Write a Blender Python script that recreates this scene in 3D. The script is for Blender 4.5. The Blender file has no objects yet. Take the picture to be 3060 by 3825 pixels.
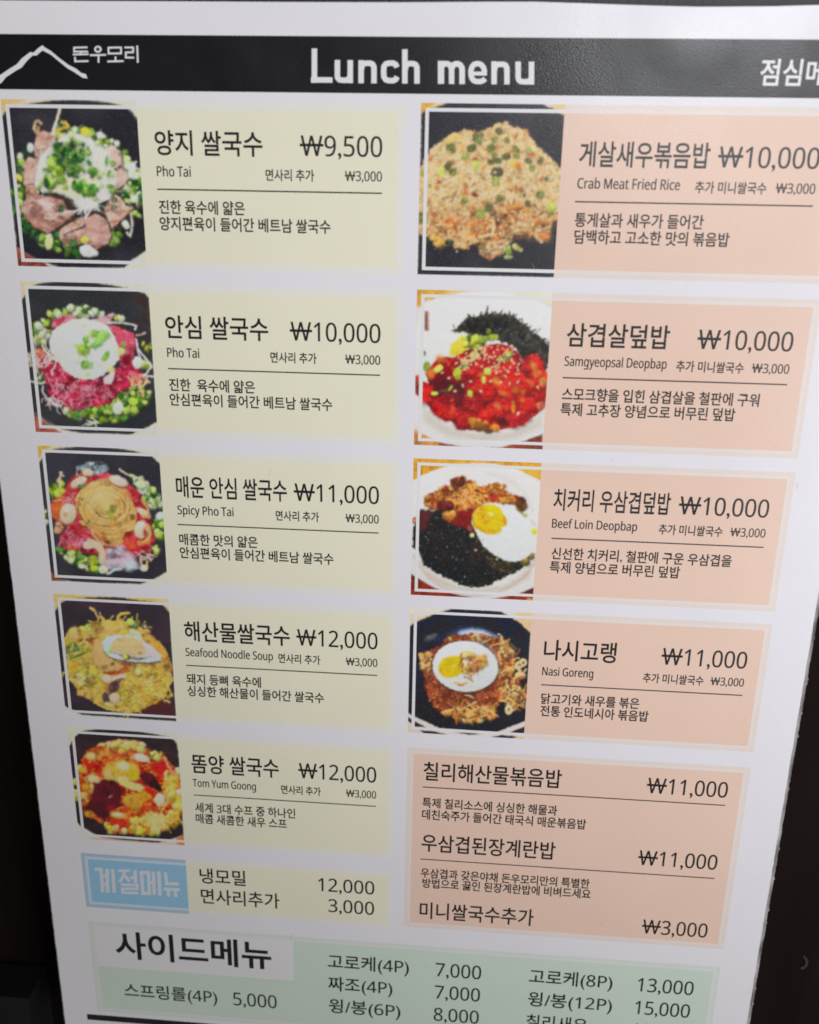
import bpy, math, random
import numpy as np
from mathutils import Matrix, Vector

C = bpy.context.scene.collection
sc = bpy.context.scene

# ---------------------------------------------------------------- camera
# Sheet units: 1 unit = 0.1 m, x right, y down the sheet; the sheet's face is the plane y = 0.
U = 0.1
ZC = 1.30                     # height of the sheet's origin above the floor


def W(x, y, lift=0.0):
    """a point of the sheet (sheet units, lift in tenths of a mm towards the reader) as a world point"""
    return Vector((x * U, -lift * 0.0001, ZC - y * U))


cam = bpy.data.cameras.new('camera')
cam_o = bpy.data.objects.new('camera', cam)
C.objects.link(cam_o)
sc.camera = cam_o
cam.sensor_fit = 'HORIZONTAL'
cam.sensor_width = 36.0
cam.lens = 40.3529
cam_o.matrix_world = Matrix(((0.996963, -0.041168, 0.066104, 0.000000), (0.075461, 0.300940, -0.950653, -0.300000), (0.019243, 0.952754, 0.303133, 1.300000), (0.000000, 0.000000, 0.000000, 1.000000)))
cam.clip_start = 0.01
cam.clip_end = 50
cam.dof.use_dof = True
cam.dof.focus_distance = 0.330
cam.dof.aperture_fstop = 12.5

# ---------------------------------------------------------------- light (dim room, added lamps behind the reader)
wd = bpy.data.worlds.new('World')
sc.world = wd
wd.use_nodes = True
wd.node_tree.nodes['Background'].inputs[0].default_value = (1.0, 0.94, 0.92, 1)
wd.node_tree.nodes['Background'].inputs[1].default_value = 0.08


def aim(o, loc, target):
    o.location = loc
    o.rotation_euler = (Vector(target) - Vector(loc)).to_track_quat('-Z', 'Y').to_euler()


def area(name, loc, target, sx, sy, power, col):
    l = bpy.data.lights.new(name, 'AREA')
    l.shape = 'RECTANGLE'
    l.size, l.size_y = sx, sy
    l.energy = power
    l.color = col
    o = bpy.data.objects.new(name, l)
    C.objects.link(o)
    aim(o, loc, target)


area('cool_fill', (0.78, -0.95, ZC - 0.32), (0.08, 0, ZC - 0.18), 0.5, 0.5, 6.6, (0.97, 0.95, 1.0))  # added cool fill from the right, lifts the lower right of the sheet
area('warm_fill', (-0.20, -1.0, ZC + 1.4), (0.0, 0, ZC), 0.5, 0.5, 3.2, (1.0, 0.93, 0.88))  # added warm fill lamp from above
sp = bpy.data.lights.new('key_spot', 'SPOT')  # added key lamp; its cone edge stands in for a shadow at lower left
sp.energy = 39.0
sp.color = (0.945, 0.96, 1.0)
sp.shadow_soft_size = 0.11
sp.spot_size = math.radians(33.6)
sp.spot_blend = 0.30
sp_o = bpy.data.objects.new('key_spot', sp)
C.objects.link(sp_o)
aim(sp_o, (0.45, -1.6, ZC + 0.42), (0.23, 0, ZC + 0.20))

sc.view_settings.view_transform = 'Standard'
sc.view_settings.look = 'None'
sc.view_settings.exposure = 0.29
sc.view_settings.gamma = 1.0
sc.view_settings.use_curve_mapping = False
sc.render.engine = 'CYCLES'
sc.cycles.max_bounces = 6
sc.cycles.filter_width = 1.7             # a phone lens is not pin sharp

# ---------------------------------------------------------------- materials


def lin(c):
    c = np.asarray(c, float) / 255.0
    return np.where(c <= 0.04045, c / 12.92, ((c + 0.055) / 1.055) ** 2.4)


def nd(t, kind, x=0, y=0, **kw):
    n = t.nodes.new(kind)
    n.location = (x, y)
    for k, v in kw.items():
        setattr(n, k, v)
    return n


def laminate(t, b, rough=0.32):
    """the shared glossy skin of the laminated sheet: fine orange-peel and slow waves, by place on the sheet"""
    geo = nd(t, 'ShaderNodeNewGeometry')
    n1 = nd(t, 'ShaderNodeTexNoise')
    n1.inputs['Scale'].default_value = 2000
    n1.inputs['Detail'].default_value = 3
    n2 = nd(t, 'ShaderNodeTexNoise')
    n2.inputs['Scale'].default_value = 11
    n2.inputs['Detail'].default_value = 1
    for n in (n1, n2):
        t.links.new(geo.outputs['Position'], n.inputs['Vector'])
    b1 = nd(t, 'ShaderNodeBump')
    b1.inputs['Strength'].default_value = 0.6
    b1.inputs['Distance'].default_value = 0.00008
    b2 = nd(t, 'ShaderNodeBump')
    b2.inputs['Strength'].default_value = 0.3
    b2.inputs['Distance'].default_value = 0.004
    t.links.new(n1.outputs['Fac'], b1.inputs['Height'])
    t.links.new(n2.outputs['Fac'], b2.inputs['Height'])
    t.links.new(b2.outputs['Normal'], b1.inputs['Normal'])
    t.links.new(b1.outputs['Normal'], b.inputs['Normal'])
    n3 = nd(t, 'ShaderNodeTexNoise')                     # wiped smudges
    n3.inputs['Scale'].default_value = 26
    n3.inputs['Detail'].default_value = 4
    n3.inputs['Distortion'].default_value = 0.8
    t.links.new(geo.outputs['Position'], n3.inputs['Vector'])
    mr = nd(t, 'ShaderNodeMapRange')
    mr.inputs[1].default_value = 0.3
    mr.inputs[2].default_value = 0.7
    mr.inputs[3].default_value = rough - 0.07
    mr.inputs[4].default_value = rough + 0.08
    t.links.new(n3.outputs['Fac'], mr.inputs[0])
    t.links.new(mr.outputs[0], b.inputs['Roughness'])
    b.inputs['Specular IOR Level'].default_value = 0.38


MATS = {}


def ink(name, col, mottle=0.05, rough=0.32):
    """printed colour under the laminate; col is a linear reflectance"""
    if name in MATS:
        return MATS[name]
    m = bpy.data.materials.new(name)
    m.use_nodes = True
    t = m.node_tree
    b = t.nodes['Principled BSDF']
    geo = nd(t, 'ShaderNodeNewGeometry')
    n = nd(t, 'ShaderNodeTexNoise')
    n.inputs['Scale'].default_value = 1400
    n.inputs['Detail'].default_value = 2
    n3 = nd(t, 'ShaderNodeTexNoise')
    n3.inputs['Scale'].default_value = 45
    n3.inputs['Detail'].default_value = 3
    t.links.new(geo.outputs['Position'], n.inputs['Vector'])
    t.links.new(geo.outputs['Position'], n3.inputs['Vector'])
    ad = nd(t, 'ShaderNodeMath', operation='ADD')
    t.links.new(n.outputs['Fac'], ad.inputs[0])
    t.links.new(n3.outputs['Fac'], ad.inputs[1])
    mr = nd(t, 'ShaderNodeMapRange')
    mr.inputs[1].default_value = 0.6
    mr.inputs[2].default_value = 1.4
    mr.inputs[3].default_value = 1 - mottle
    mr.inputs[4].default_value = 1 + mottle
    t.links.new(ad.outputs[0], mr.inputs[0])
    mx = nd(t, 'ShaderNodeVectorMath', operation='SCALE')
    mx.inputs[0].default_value = col
    t.links.new(mr.outputs[0], mx.inputs['Scale'])
    t.links.new(mx.outputs[0], b.inputs['Base Color'])
    laminate(t, b, rough)
    MATS[name] = m
    return m


PAPER = ink('white_paper', (0.80, 0.795, 0.82), 0.02)
BLACK = ink('black_ink', (0.016, 0.016, 0.016), 0.2)
HEAD = ink('header_ink', (0.007, 0.007, 0.009), 0.3)
WHITE = ink('white_print', (0.78, 0.78, 0.78), 0.02)
YELLOW = ink('pale_yellow_ink', (0.83, 0.81, 0.62), 0.025)
YELLOW_LINE = ink('pale_yellow_line', (0.82, 0.81, 0.74), 0.02)
PEACH = ink('peach_ink', (0.82, 0.60, 0.475), 0.025)
PEACH_RIM = ink('peach_border', (0.80, 0.71, 0.645), 0.03)
PEACH_LINE = ink('peach_line', (0.81, 0.735, 0.685), 0.02)
GREEN = ink('pale_green_ink', (0.615, 0.735, 0.62), 0.025)
GREEN_RIM = ink('pale_green_border', (0.69, 0.75, 0.69), 0.02)
GREEN_LINE = ink('pale_green_line', (0.73, 0.765, 0.725), 0.02)
BLUE = ink('sky_blue_ink', (0.30, 0.56, 0.73), 0.03)
BLUE_RIM = ink('blue_border', (0.42, 0.56, 0.67), 0.03)
BLUE_LINE = ink('blue_line', (0.60, 0.71, 0.79), 0.03)

m = bpy.data.materials.new('printed_photo')
m.use_nodes = True
t = m.node_tree
a = nd(t, 'ShaderNodeAttribute', attribute_name='print')
t.links.new(a.outputs['Color'], t.nodes['Principled BSDF'].inputs['Base Color'])
laminate(t, t.nodes['Principled BSDF'])
PHOTO = m


def rough_mat(name, c1, c2, scale, rough, stretch=(1, 1, 1), bump=0.3, dist=0.0005, spec=0.3):
    m = bpy.data.materials.new(name)
    m.use_nodes = True
    t = m.node_tree
    b = t.nodes['Principled BSDF']
    geo = nd(t, 'ShaderNodeNewGeometry')
    mp = nd(t, 'ShaderNodeMapping')
    mp.inputs['Scale'].default_value = stretch
    n = nd(t, 'ShaderNodeTexNoise')
    n.inputs['Scale'].default_value = scale
    n.inputs['Detail'].default_value = 5
    cr = nd(t, 'ShaderNodeValToRGB')
    cr.color_ramp.elements[0].position = 0.35
    cr.color_ramp.elements[0].color = (*c1, 1)
    cr.color_ramp.elements[1].position = 0.68
    cr.color_ramp.elements[1].color = (*c2, 1)
    bp = nd(t, 'ShaderNodeBump')
    bp.inputs['Strength'].default_value = bump
    bp.inputs['Distance'].default_value = dist
    t.links.new(geo.outputs['Position'], mp.inputs['Vector'])
    t.links.new(mp.outputs[0], n.inputs['Vector'])
    t.links.new(n.outputs['Fac'], cr.inputs['Fac'])
    t.links.new(cr.outputs['Color'], b.inputs['Base Color'])
    t.links.new(n.outputs['Fac'], bp.inputs['Height'])
    t.links.new(bp.outputs['Normal'], b.inputs['Normal'])
    b.inputs['Roughness'].default_value = rough
    b.inputs['Specular IOR Level'].default_value = spec
    return m


RIM = rough_mat('laminate_rim', (0.13, 0.12, 0.115), (0.50, 0.47, 0.455), 300, 0.45, (1, 1, 0.25))
WALL = rough_mat('dark_wood', (0.0035, 0.0022, 0.0018), (0.013, 0.0075, 0.0062), 9, 0.75, (3, 3, 0.3), 0.2, 0.001, 0.08)
FELT = rough_mat('black_board', (0.008, 0.008, 0.009), (0.018, 0.018, 0.02), 700, 0.5, (1, 1, 0.3), 0.5, 0.0004, 0.5)
BOXM = rough_mat('dark_plastic', (0.004, 0.004, 0.005), (0.006, 0.006, 0.008), 30, 0.8, (1, 1, 1), 0.1, 0.001, 0.3)
SCRAP = rough_mat('dull_tape', (0.03, 0.024, 0.021), (0.05, 0.041, 0.037), 300, 0.6)

# ---------------------------------------------------------------- mesh helpers


def obj(name, verts, faces, mat, parent=None, label=None):
    me = bpy.data.meshes.new(name)
    me.from_pydata([tuple(v) for v in verts], [], faces)
    me.materials.append(mat)
    me.update()
    o = bpy.data.objects.new(name, me)
    C.objects.link(o)
    if parent is not None:
        o.parent = parent
        o.matrix_parent_inverse = parent.matrix_world.inverted()
    if label:
        o['label'] = label
    return o


def rect(name, x0, y0, x1, y1, lift, mat, parent=None, label=None):
    v = [W(x0, y1, lift), W(x1, y1, lift), W(x1, y0, lift), W(x0, y0, lift)]
    return obj(name, v, [(0, 1, 2, 3)], mat, parent, label)


def ring(name, x0, y0, x1, y1, w, lift, mat, parent, open_right=False):
    """a printed frame line; open_right leaves out the right side"""
    if open_right:
        pts = [(x1, y0), (x0, y0), (x0, y1), (x1, y1), (x1, y1 - w), (x0 + w, y1 - w), (x0 + w, y0 + w), (x1, y0 + w)]
        v = [W(x, y, lift) for x, y in pts]
        return obj(name, v, [(0, 1, 6, 7), (1, 2, 5, 6), (2, 3, 4, 5)], mat, parent)
    a = [(x0, y0), (x1, y0), (x1, y1), (x0, y1)]
    b = [(x0 + w, y0 + w), (x1 - w, y0 + w), (x1 - w, y1 - w), (x0 + w, y1 - w)]
    v = [W(x, y, lift) for x, y in a + b]
    return obj(name, v, [(i, 4 + i, 4 + (i + 1) % 4, (i + 1) % 4) for i in range(4)], mat, parent)


# ---------------------------------------------------------------- lettering
GLYPH = {}


def curve_mesh(body, offset):
    c = bpy.data.curves.new('lettering', 'FONT')
    c.body = body
    c.size = 1.0
    c.offset = offset
    c.resolution_u = 4
    o = bpy.data.objects.new('lettering', c)
    C.objects.link(o)
    dg = bpy.context.evaluated_depsgraph_get()
    me = bpy.data.meshes.new_from_object(o.evaluated_get(dg))
    v = [(p.co.x, p.co.y) for p in me.vertices]
    f = [tuple(p.vertices) for p in me.polygons]
    bpy.data.objects.remove(o)
    bpy.data.curves.remove(c)
    bpy.data.meshes.remove(me)
    return v, f


def right_of(body):
    v, f = curve_mesh(body, 0)
    return max(p[0] for p in v)


def plain(ch):
    """the plain grotesque cut of a Latin letter or digit"""
    o = ord(ch)
    if 65 <= o <= 90:
        return chr(0x1D5A0 + o - 65)
    if 97 <= o <= 122:
        return chr(0x1D5BA + o - 97)
    if 48 <= o <= 57:
        return chr(0x1D7E2 + o - 48)
    return ch


H_RIGHT = right_of('H')
DIG_H = max(p[1] for p in curve_mesh(plain('7'), 0)[0])
CAP_H = max(p[1] for p in curve_mesh(plain('H'), 0)[0])


def glyph(ch, offset):
    k = (ch, offset)
    if k in GLYPH:
        return GLYPH[k]
    adv = right_of(plain(ch) + 'H') - H_RIGHT if ch not in ' \u20a9' else 0.25
    if ch == ' ':
        g = ([], [], adv)
    elif ch == '\u20a9':                                # won sign: W with one bar
        v, f = curve_mesh(plain('W'), 0)
        x0, x1 = min(p[0] for p in v), max(p[0] for p in v)
        q = len(v)
        v = [(a, b, 0) for a, b in v] + [(x0 - .04, DIG_H * .47, .05), (x1 + .04, DIG_H * .47, .05), (x1 + .04, DIG_H * .60, .05), (x0 - .04, DIG_H * .60, .05)]
        g = (v, f + [(q, q + 1, q + 2, q + 3)], x1 + 0.04)
    else:
        v, f = curve_mesh(plain(ch), offset)
        g = ([(a, b, 0) for a, b in v], f, adv)
    GLYPH[k] = g
    return g


def text(name, s, x0, x1, ybase, em, mat, parent, offset=0.0, lift=0.25):
    """one line of lettering fitted between x0 and x1 of the sheet; em = letter size in sheet units"""
    V, F, x = [], [], 0.0
    for ch in s:
        latin = ord(ch) < 0x1100 or ch == '\u20a9'
        v, f, adv = glyph(ch, 0.0 if latin else offset)
        for s_, z in ((-0.8, 0.0), (0.8, 0.012), (0.0, 0.024)) if latin and offset > 0 else ((0.0, 0.0),):
            q = len(V)
            V += [(a + x + s_ * offset, b + (0.6 * offset if not s_ else 0), c + z) for a, b, c in v]
            F += [tuple(q + i for i in p) for p in f]
        x += adv
    lo, hi = min(p[0] for p in V), max(p[0] for p in V)
    k = (x1 - x0) / (hi - lo)
    P = [W(x0 + (a - lo) * k, ybase - b * em, lift + c) for a, b, c in V]
    return obj(name, P, F, mat, parent)


def strokes(name, lines, w, frame, mat, parent, lift=0.25, caps=0.5):
    """hand-drawn lettering: each line is a polyline in artwork units, drawn w wide and laid on the sheet"""
    V, F = [], []
    for n, ln in enumerate(lines):
        pts, closed = ln[:2]
        p = [np.array(q, float) for q in pts]
        ww = ln[2] if len(ln) > 2 else w
        m_ = len(p)
        L, Rr = [], []
        for i in range(m_):
            a_ = p[i - 1] if (i or closed) else None
            b_ = p[(i + 1) % m_] if (i < m_ - 1 or closed) else None
            d1 = (p[i] - a_) / np.linalg.norm(p[i] - a_) if a_ is not None else None
            d2 = (b_ - p[i]) / np.linalg.norm(b_ - p[i]) if b_ is not None else None
            if d1 is None:
                d1 = d2
            if d2 is None:
                d2 = d1
            n1 = np.array([-d1[1], d1[0]])
            n2 = np.array([-d2[1], d2[0]])
            nn = n1 + n2
            nn = nn / max(0.5, float(nn @ nn) / 2)
            L.append(p[i] + nn * ww / 2)
            Rr.append(p[i] - nn * ww / 2)
        q = len(V)
        z = lift + n * 0.012
        for a_, b_ in zip(L, Rr):
            V += [(a_, z), (b_, z)]
        for i in range(m_ if closed else m_ - 1):
            j = (i + 1) % m_
            F.append((q + 2 * i, q + 2 * j, q + 2 * j + 1, q + 2 * i + 1))
    P = [W(*place(frame, a_[0], a_[1]), z) for a_, z in V]
    return obj(name, P, F, mat, parent)


def arc(cx, cy, rx, ry, a0, a1, n=8):
    return [(cx + rx * math.cos(math.radians(a0 + (a1 - a0) * i / n)), cy + ry * math.sin(math.radians(a0 + (a1 - a0) * i / n))) for i in range(n + 1)]


# artwork frames: where each drawing's own units lie on the sheet (projective 3x3, row by row)
FRAME = {
    'L1': [0.000268777, 1.10988e-05, -1.5081, -5.18793e-06, 0.000256858, -0.340455, 6.7813e-06, -2.7044e-05, 1],
    'L2': [0.000284288, 1.17393e-05, -1.51837, -5.48733e-06, 0.000271682, 0.199591, 7.17265e-06, -2.86048e-05, 1],
    'L3': [0.000289301, 1.19463e-05, -1.52364, -5.58409e-06, 0.000276472, 0.7483, 7.29913e-06, -2.91091e-05, 1],
    'L4': [0.000281894, 1.16405e-05, -1.52296, -5.44112e-06, 0.000269394, 1.29752, 7.11225e-06, -2.83638e-05, 1],
    'L5': [0.000296319, 1.22361e-05, -1.52825, -5.71954e-06, 0.000283179, 1.86118, 7.47618e-06, -2.98152e-05, 1],
    'R1': [0.000279, 1.1521e-05, -0.225829, -5.38526e-06, 0.000266628, -0.353688, 7.03924e-06, -2.80727e-05, 1],
    'R2': [0.000280982, 1.16028e-05, -0.223326, -5.42351e-06, 0.000268522, 0.19406, 7.08923e-06, -2.8272e-05, 1],
    'R3': [0.000281487, 1.16237e-05, -0.230748, -5.43326e-06, 0.000269005, 0.746928, 7.10197e-06, -2.83229e-05, 1],
    'R4': [0.000285596, 1.17934e-05, -0.230687, -5.51258e-06, 0.000272932, 1.29419, 7.20566e-06, -2.87364e-05, 1],
    'LOGO': [0.000279591, 1.15454e-05, -1.47614, -5.39666e-06, 0.000267192, -0.607086, 7.05413e-06, -2.81321e-05, 1],
    'TITLE': [0.00046129, 1.90484e-05, -0.581046, -8.90381e-06, 0.000440835, -0.503799, 1.16384e-05, -4.64145e-05, 1],
    'BADGE': [0.000297869, 1.23002e-05, -1.52684, -5.74948e-06, 0.000284661, 2.40819, 7.51531e-06, -2.99713e-05, 1],
}
FRAME = {k: np.array(v).reshape(3, 3) for k, v in FRAME.items()}


def place(k, x, y):
    v = FRAME[k] @ np.array([x, y, 1.0])
    return v[0] / v[2], v[1] / v[2]

# ---------------------------------------------------------------- the printed dishes


def hsh(i, j, s):
    n = (i * 374761393 + j * 668265263 + s * 1274126177) & 0xffffffff
    n = ((n ^ (n >> 13)) * 1103515245) & 0xffffffff
    return ((n ^ (n >> 16)) & 0xffff) / 65535.0


def vnoise(x, y, s=0):
    i = np.floor(x).astype(np.int64)
    j = np.floor(y).astype(np.int64)
    fx, fy = x - i, y - j
    fx = fx * fx * (3 - 2 * fx)
    fy = fy * fy * (3 - 2 * fy)
    a, b, c, d = hsh(i, j, s), hsh(i + 1, j, s), hsh(i, j + 1, s), hsh(i + 1, j + 1, s)
    return (a * (1 - fx) + b * fx) * (1 - fy) + (c * (1 - fx) + d * fx) * fy


def fbm(x, y, s=0, o=3):
    t_, a_, r = 0.0, 0.5, 0.0
    for k in range(o):
        r = r + a_ * vnoise(x * 2 ** k, y * 2 ** k, s + k)
        t_ += a_
        a_ *= 0.55
    return r / t_


class Picture:
    """a picture printed on the sheet between (x0, y0) and (x1, y1), painted in the units of its frame"""
    NX, NY = 220, 254
    warp = 0.55

    def __init__(s, frame, x0, y0, x1, y1, white, bg, seed):
        s.box = (x0, y0, x1, y1)
        s.key = frame
        gx, gy = np.meshgrid(np.linspace(x0, x1, s.NX), np.linspace(y0, y1, s.NY))
        Hi = np.linalg.inv(FRAME[frame])
        q = Hi @ np.stack([gx.ravel(), gy.ravel(), np.ones(gx.size)])
        s.X = (q[0] / q[2]).reshape(gx.shape)
        s.Y = (q[1] / q[2]).reshape(gx.shape)
        s.white = lin(white)
        s.img = np.empty(gx.shape + (3,))
        s.img[:] = s.c(bg)
        s.r = random.Random(seed)
        s.seed = seed
        s.u = abs(s.X[0, 1] - s.X[0, 0])

    def c(s, col):
        r = 0.82 * lin(col) / s.white
        return r * min(1.0, 0.84 / float(r.max()))

    def win(s, xa, ya, xb, yb):
        x0, y0, x1, y1 = s.box
        q = [place(s.key, x, y) for x in (xa, xb) for y in (ya, yb)]
        i0 = int((min(p[0] for p in q) - x0) / (x1 - x0) * (s.NX - 1)) - 1
        i1 = int((max(p[0] for p in q) - x0) / (x1 - x0) * (s.NX - 1)) + 3
        j0 = int((min(p[1] for p in q) - y0) / (y1 - y0) * (s.NY - 1)) - 1
        j1 = int((max(p[1] for p in q) - y0) / (y1 - y0) * (s.NY - 1)) + 3
        i0, j0, i1, j1 = max(0, i0), max(0, j0), min(s.NX, i1), min(s.NY, j1)
        if i0 >= i1 or j0 >= j1:
            return None
        return slice(j0, j1), slice(i0, i1)

    def put(s, w, cov, col):
        cov = np.clip(cov, 0, 1)[..., None]
        s.img[w] = s.img[w] * (1 - cov) + col * cov

    def tone(s, w, col, tex):
        X, Y = s.X[w], s.Y[w]
        col = np.broadcast_to(s.c(col), X.shape + (3,)).copy()
        for k, (c2, sx, sy, lo, hi) in enumerate(tex or []):
            n = np.clip((fbm(X / sx, Y / sy, s.seed * 7 + 31 * k) - lo) / (hi - lo), 0, 1)[..., None]
            col = col * (1 - n) + s.c(c2) * n
        return col

    def poly(s, pts, col, soft=13, na=0, ns=60, tex=None, al=1.0, vol=0.06):
        xs, ys = [p[0] for p in pts], [p[1] for p in pts]
        g = soft + na
        w = s.win(min(xs) - g, min(ys) - g, max(xs) + g, max(ys) + g)
        if w is None:
            return
        X, Y = s.X[w], s.Y[w]
        ins = np.zeros(X.shape, bool)
        d2 = np.full(X.shape, 1e12)
        for (ax, ay), (bx, by) in zip(pts, pts[1:] + pts[:1]):
            if ay != by:
                ins ^= ((ay > Y) != (by > Y)) & (X < (bx - ax) * (Y - ay) / (by - ay) + ax)
            ll = (bx - ax) ** 2 + (by - ay) ** 2 + 1e-9
            t_ = np.clip(((X - ax) * (bx - ax) + (Y - ay) * (by - ay)) / ll, 0, 1)
            d2 = np.minimum(d2, (X - ax - t_ * (bx - ax)) ** 2 + (Y - ay - t_ * (by - ay)) ** 2)
        sd = np.sqrt(d2) * np.where(ins, 1, -1)
        if na:
            sd = sd + (fbm(X / ns, Y / ns, s.seed + 5) - 0.5) * 2 * na
        yc, yh = (min(ys) + max(ys)) / 2, (max(ys) - min(ys)) / 2 + 1
        lit = 1 - vol * np.clip((Y - yc) / yh, -1, 1)
        s.put(w, (0.5 + sd / soft) * al, s.tone(w, col, tex) * lit[..., None])

    def ell(s, cx, cy, rx, ry, col, ang=0, soft=13, na=0, ns=60, tex=None, al=1.0, pw=2.0, vol=0.14):
        m_ = max(rx, ry) + soft + na
        w = s.win(cx - m_, cy - m_, cx + m_, cy + m_)
        if w is None:
            return
        X, Y = s.X[w] - cx, s.Y[w] - cy
        ca, sa = math.cos(math.radians(ang)), math.sin(math.radians(ang))
        p, q = X * ca + Y * sa, -X * sa + Y * ca
        rr = ((np.abs(p) / rx) ** pw + (np.abs(q) / ry) ** pw) ** (1 / pw)
        sd = (1 - rr) * min(rx, ry)
        if na:
            sd = sd + (fbm(s.X[w] / ns, s.Y[w] / ns, s.seed + 9) - 0.5) * 2 * na
        lit = 1 - vol * np.clip((Y * 1.5 + X * 0.5) / (rx + ry), -1.2, 1.2)
        s.put(w, (0.5 + sd / soft) * al, s.tone(w, col, tex) * lit[..., None])

    def line(s, pts, wd, col, soft=9, al=1.0, taper=1.0):
        xs, ys = [p[0] for p in pts], [p[1] for p in pts]
        w = s.win(min(xs) - wd - soft, min(ys) - wd - soft, max(xs) + wd + soft, max(ys) + wd + soft)
        if w is None:
            return
        X, Y = s.X[w], s.Y[w]
        best = np.full(X.shape, 1e9)
        n = len(pts) - 1
        for k in range(n):
            (ax, ay), (bx, by) = pts[k], pts[k + 1]
            ll = (bx - ax) ** 2 + (by - ay) ** 2 + 1e-9
            t_ = np.clip(((X - ax) * (bx - ax) + (Y - ay) * (by - ay)) / ll, 0, 1)
            d = np.hypot(X - ax - t_ * (bx - ax), Y - ay - t_ * (by - ay))
            hw = wd / 2 * (1 + (taper - 1) * (k + t_) / n)
            best = np.minimum(best, d - hw)
        s.put(w, (0.5 - best / soft) * al, s.c(col))

    def inside(s, pts, x, y):
        r = False
        for (ax, ay), (bx, by) in zip(pts, pts[1:] + pts[:1]):
            if (ay > y) != (by > y) and x < (bx - ax) * (y - ay) / (by - ay) + ax:
                r = not r
        return r

    def spots(s, pts, n):
        xs, ys = [p[0] for p in pts], [p[1] for p in pts]
        out = []
        while len(out) < n:
            x, y = s.r.uniform(min(xs), max(xs)), s.r.uniform(min(ys), max(ys))
            if s.inside(pts, x, y):
                out.append((x, y))
        return out

    def jit(s, col, a_):
        k = s.r.uniform(-a_, a_)
        return tuple(min(255, max(0, v + k + s.r.uniform(-a_, a_) * 0.35)) for v in col)

    def bits(s, pts, n, cols, lo=24, hi=48, ratio=(0.5, 1.0), pw=2.5, shade=0.45, jit=24, soft=17):
        """chopped pieces: each with a darker side below and a paler cut face"""
        for x, y in s.spots(pts, n):
            a_ = s.r.uniform(lo, hi)
            b_ = a_ * s.r.uniform(*ratio)
            g = s.r.uniform(0, 180)
            c_ = s.jit(s.r.choice(cols), jit)
            if shade:
                s.ell(x + a_ * 0.15, y + a_ * 0.32, a_, b_, tuple(v * shade for v in c_), g, soft=soft + 14, pw=pw, al=0.75)
            s.ell(x, y, a_, b_, c_, g, soft=soft, pw=pw, vol=0.34, al=0.93)
            if s.r.random() < 0.5:
                s.ell(x - a_ * 0.1, y - a_ * 0.15, a_ * 0.5, b_ * 0.45, tuple(min(255, v * 1.18 + 8) for v in c_), g, soft=soft + 10, al=0.6)

    def hairs(s, pts, n, cols, ln=(60, 160), wd=(8, 14), bend=0.6, jit=12, al=0.9):
        for x, y in s.spots(pts, n):
            g = s.r.uniform(0, 6.28)
            l_ = s.r.uniform(*ln)
            q = [(x, y)]
            for k in range(4):
                x, y = x + math.cos(g) * l_ / 4, y + math.sin(g) * l_ / 4
                g += s.r.uniform(-bend, bend)
                q.append((x, y))
            s.line(q, s.r.uniform(*wd), s.jit(s.r.choice(cols), jit), al=al)

    def develop(s):
        """what a cheap print does to a snapshot: a little blur; also paints in shade pockets and wet glints on the food"""
        X, Y = s.X, s.Y
        ny, nx = X.shape
        jj, ii = np.meshgrid(np.arange(ny), np.arange(nx), indexing='ij')
        k = 1.0 / s.u                                   # pixels per drawing unit
        wx = (fbm(X / 26, Y / 26, s.seed + 401) - .5) * 30 * k * s.warp
        wy = (fbm(X / 26, Y / 26, s.seed + 403) - .5) * 30 * k * s.warp
        fx = np.clip(ii + wx, 0, nx - 1.001)
        fy = np.clip(jj + wy, 0, ny - 1.001)
        i0, j0 = fx.astype(int), fy.astype(int)
        fx, fy = (fx - i0)[..., None], (fy - j0)[..., None]
        im = s.img
        im = (im[j0, i0] * (1 - fx) + im[j0, i0 + 1] * fx) * (1 - fy) + (im[j0 + 1, i0] * (1 - fx) + im[j0 + 1, i0 + 1] * fx) * fy
        for _ in range(2):
            for ax in (0, 1):
                a_ = np.roll(im, 1, ax)
                b_ = np.roll(im, -1, ax)
                if ax == 0:
                    a_[0], b_[-1] = im[0], im[-1]
                else:
                    a_[:, 0], b_[:, -1] = im[:, 0], im[:, -1]
                im = 0.54 * im + 0.23 * (a_ + b_)
        g = im.mean(axis=2, keepdims=True)
        food = np.clip((g - .06) / .08, 0, 1)
        calm = 1 - .95 * np.clip((g - .38) / .2, 0, 1)
        n = .55 * (fbm(X / 26, Y / 26, s.seed + 77, 2) - .5) + .45 * (fbm(X / 75, Y / 75, s.seed + 88, 2) - .5) + .35 * (fbm(X / 300, Y / 300, s.seed + 99, 2) - .5)
        im = im * (1 + n[..., None] * food * calm * 1.0)
        deep = np.clip((fbm(X / 95, Y / 95, s.seed + 131, 2) - .52) / .2, 0, 1)[..., None]
        im = im * (1 - .32 * deep * food * calm)
        hue = (fbm(X / 60, Y / 60, s.seed + 111, 2) - .5)[..., None] * food * calm
        im = im * (1 + hue * np.array([.22, -.02, -.25]))
        wet = np.clip((fbm(X / 15, Y / 15, s.seed + 222, 2) - .70) / .14, 0, 1)[..., None] * food * calm
        im = im + wet * (.02 + .18 * g)
        g = im.mean(axis=2, keepdims=True)
        im = g + (im - g) * 1.0
        s.img = np.where(im < .5, .5 * (np.maximum(im, 0) / .5) ** 1.10, im)

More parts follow.
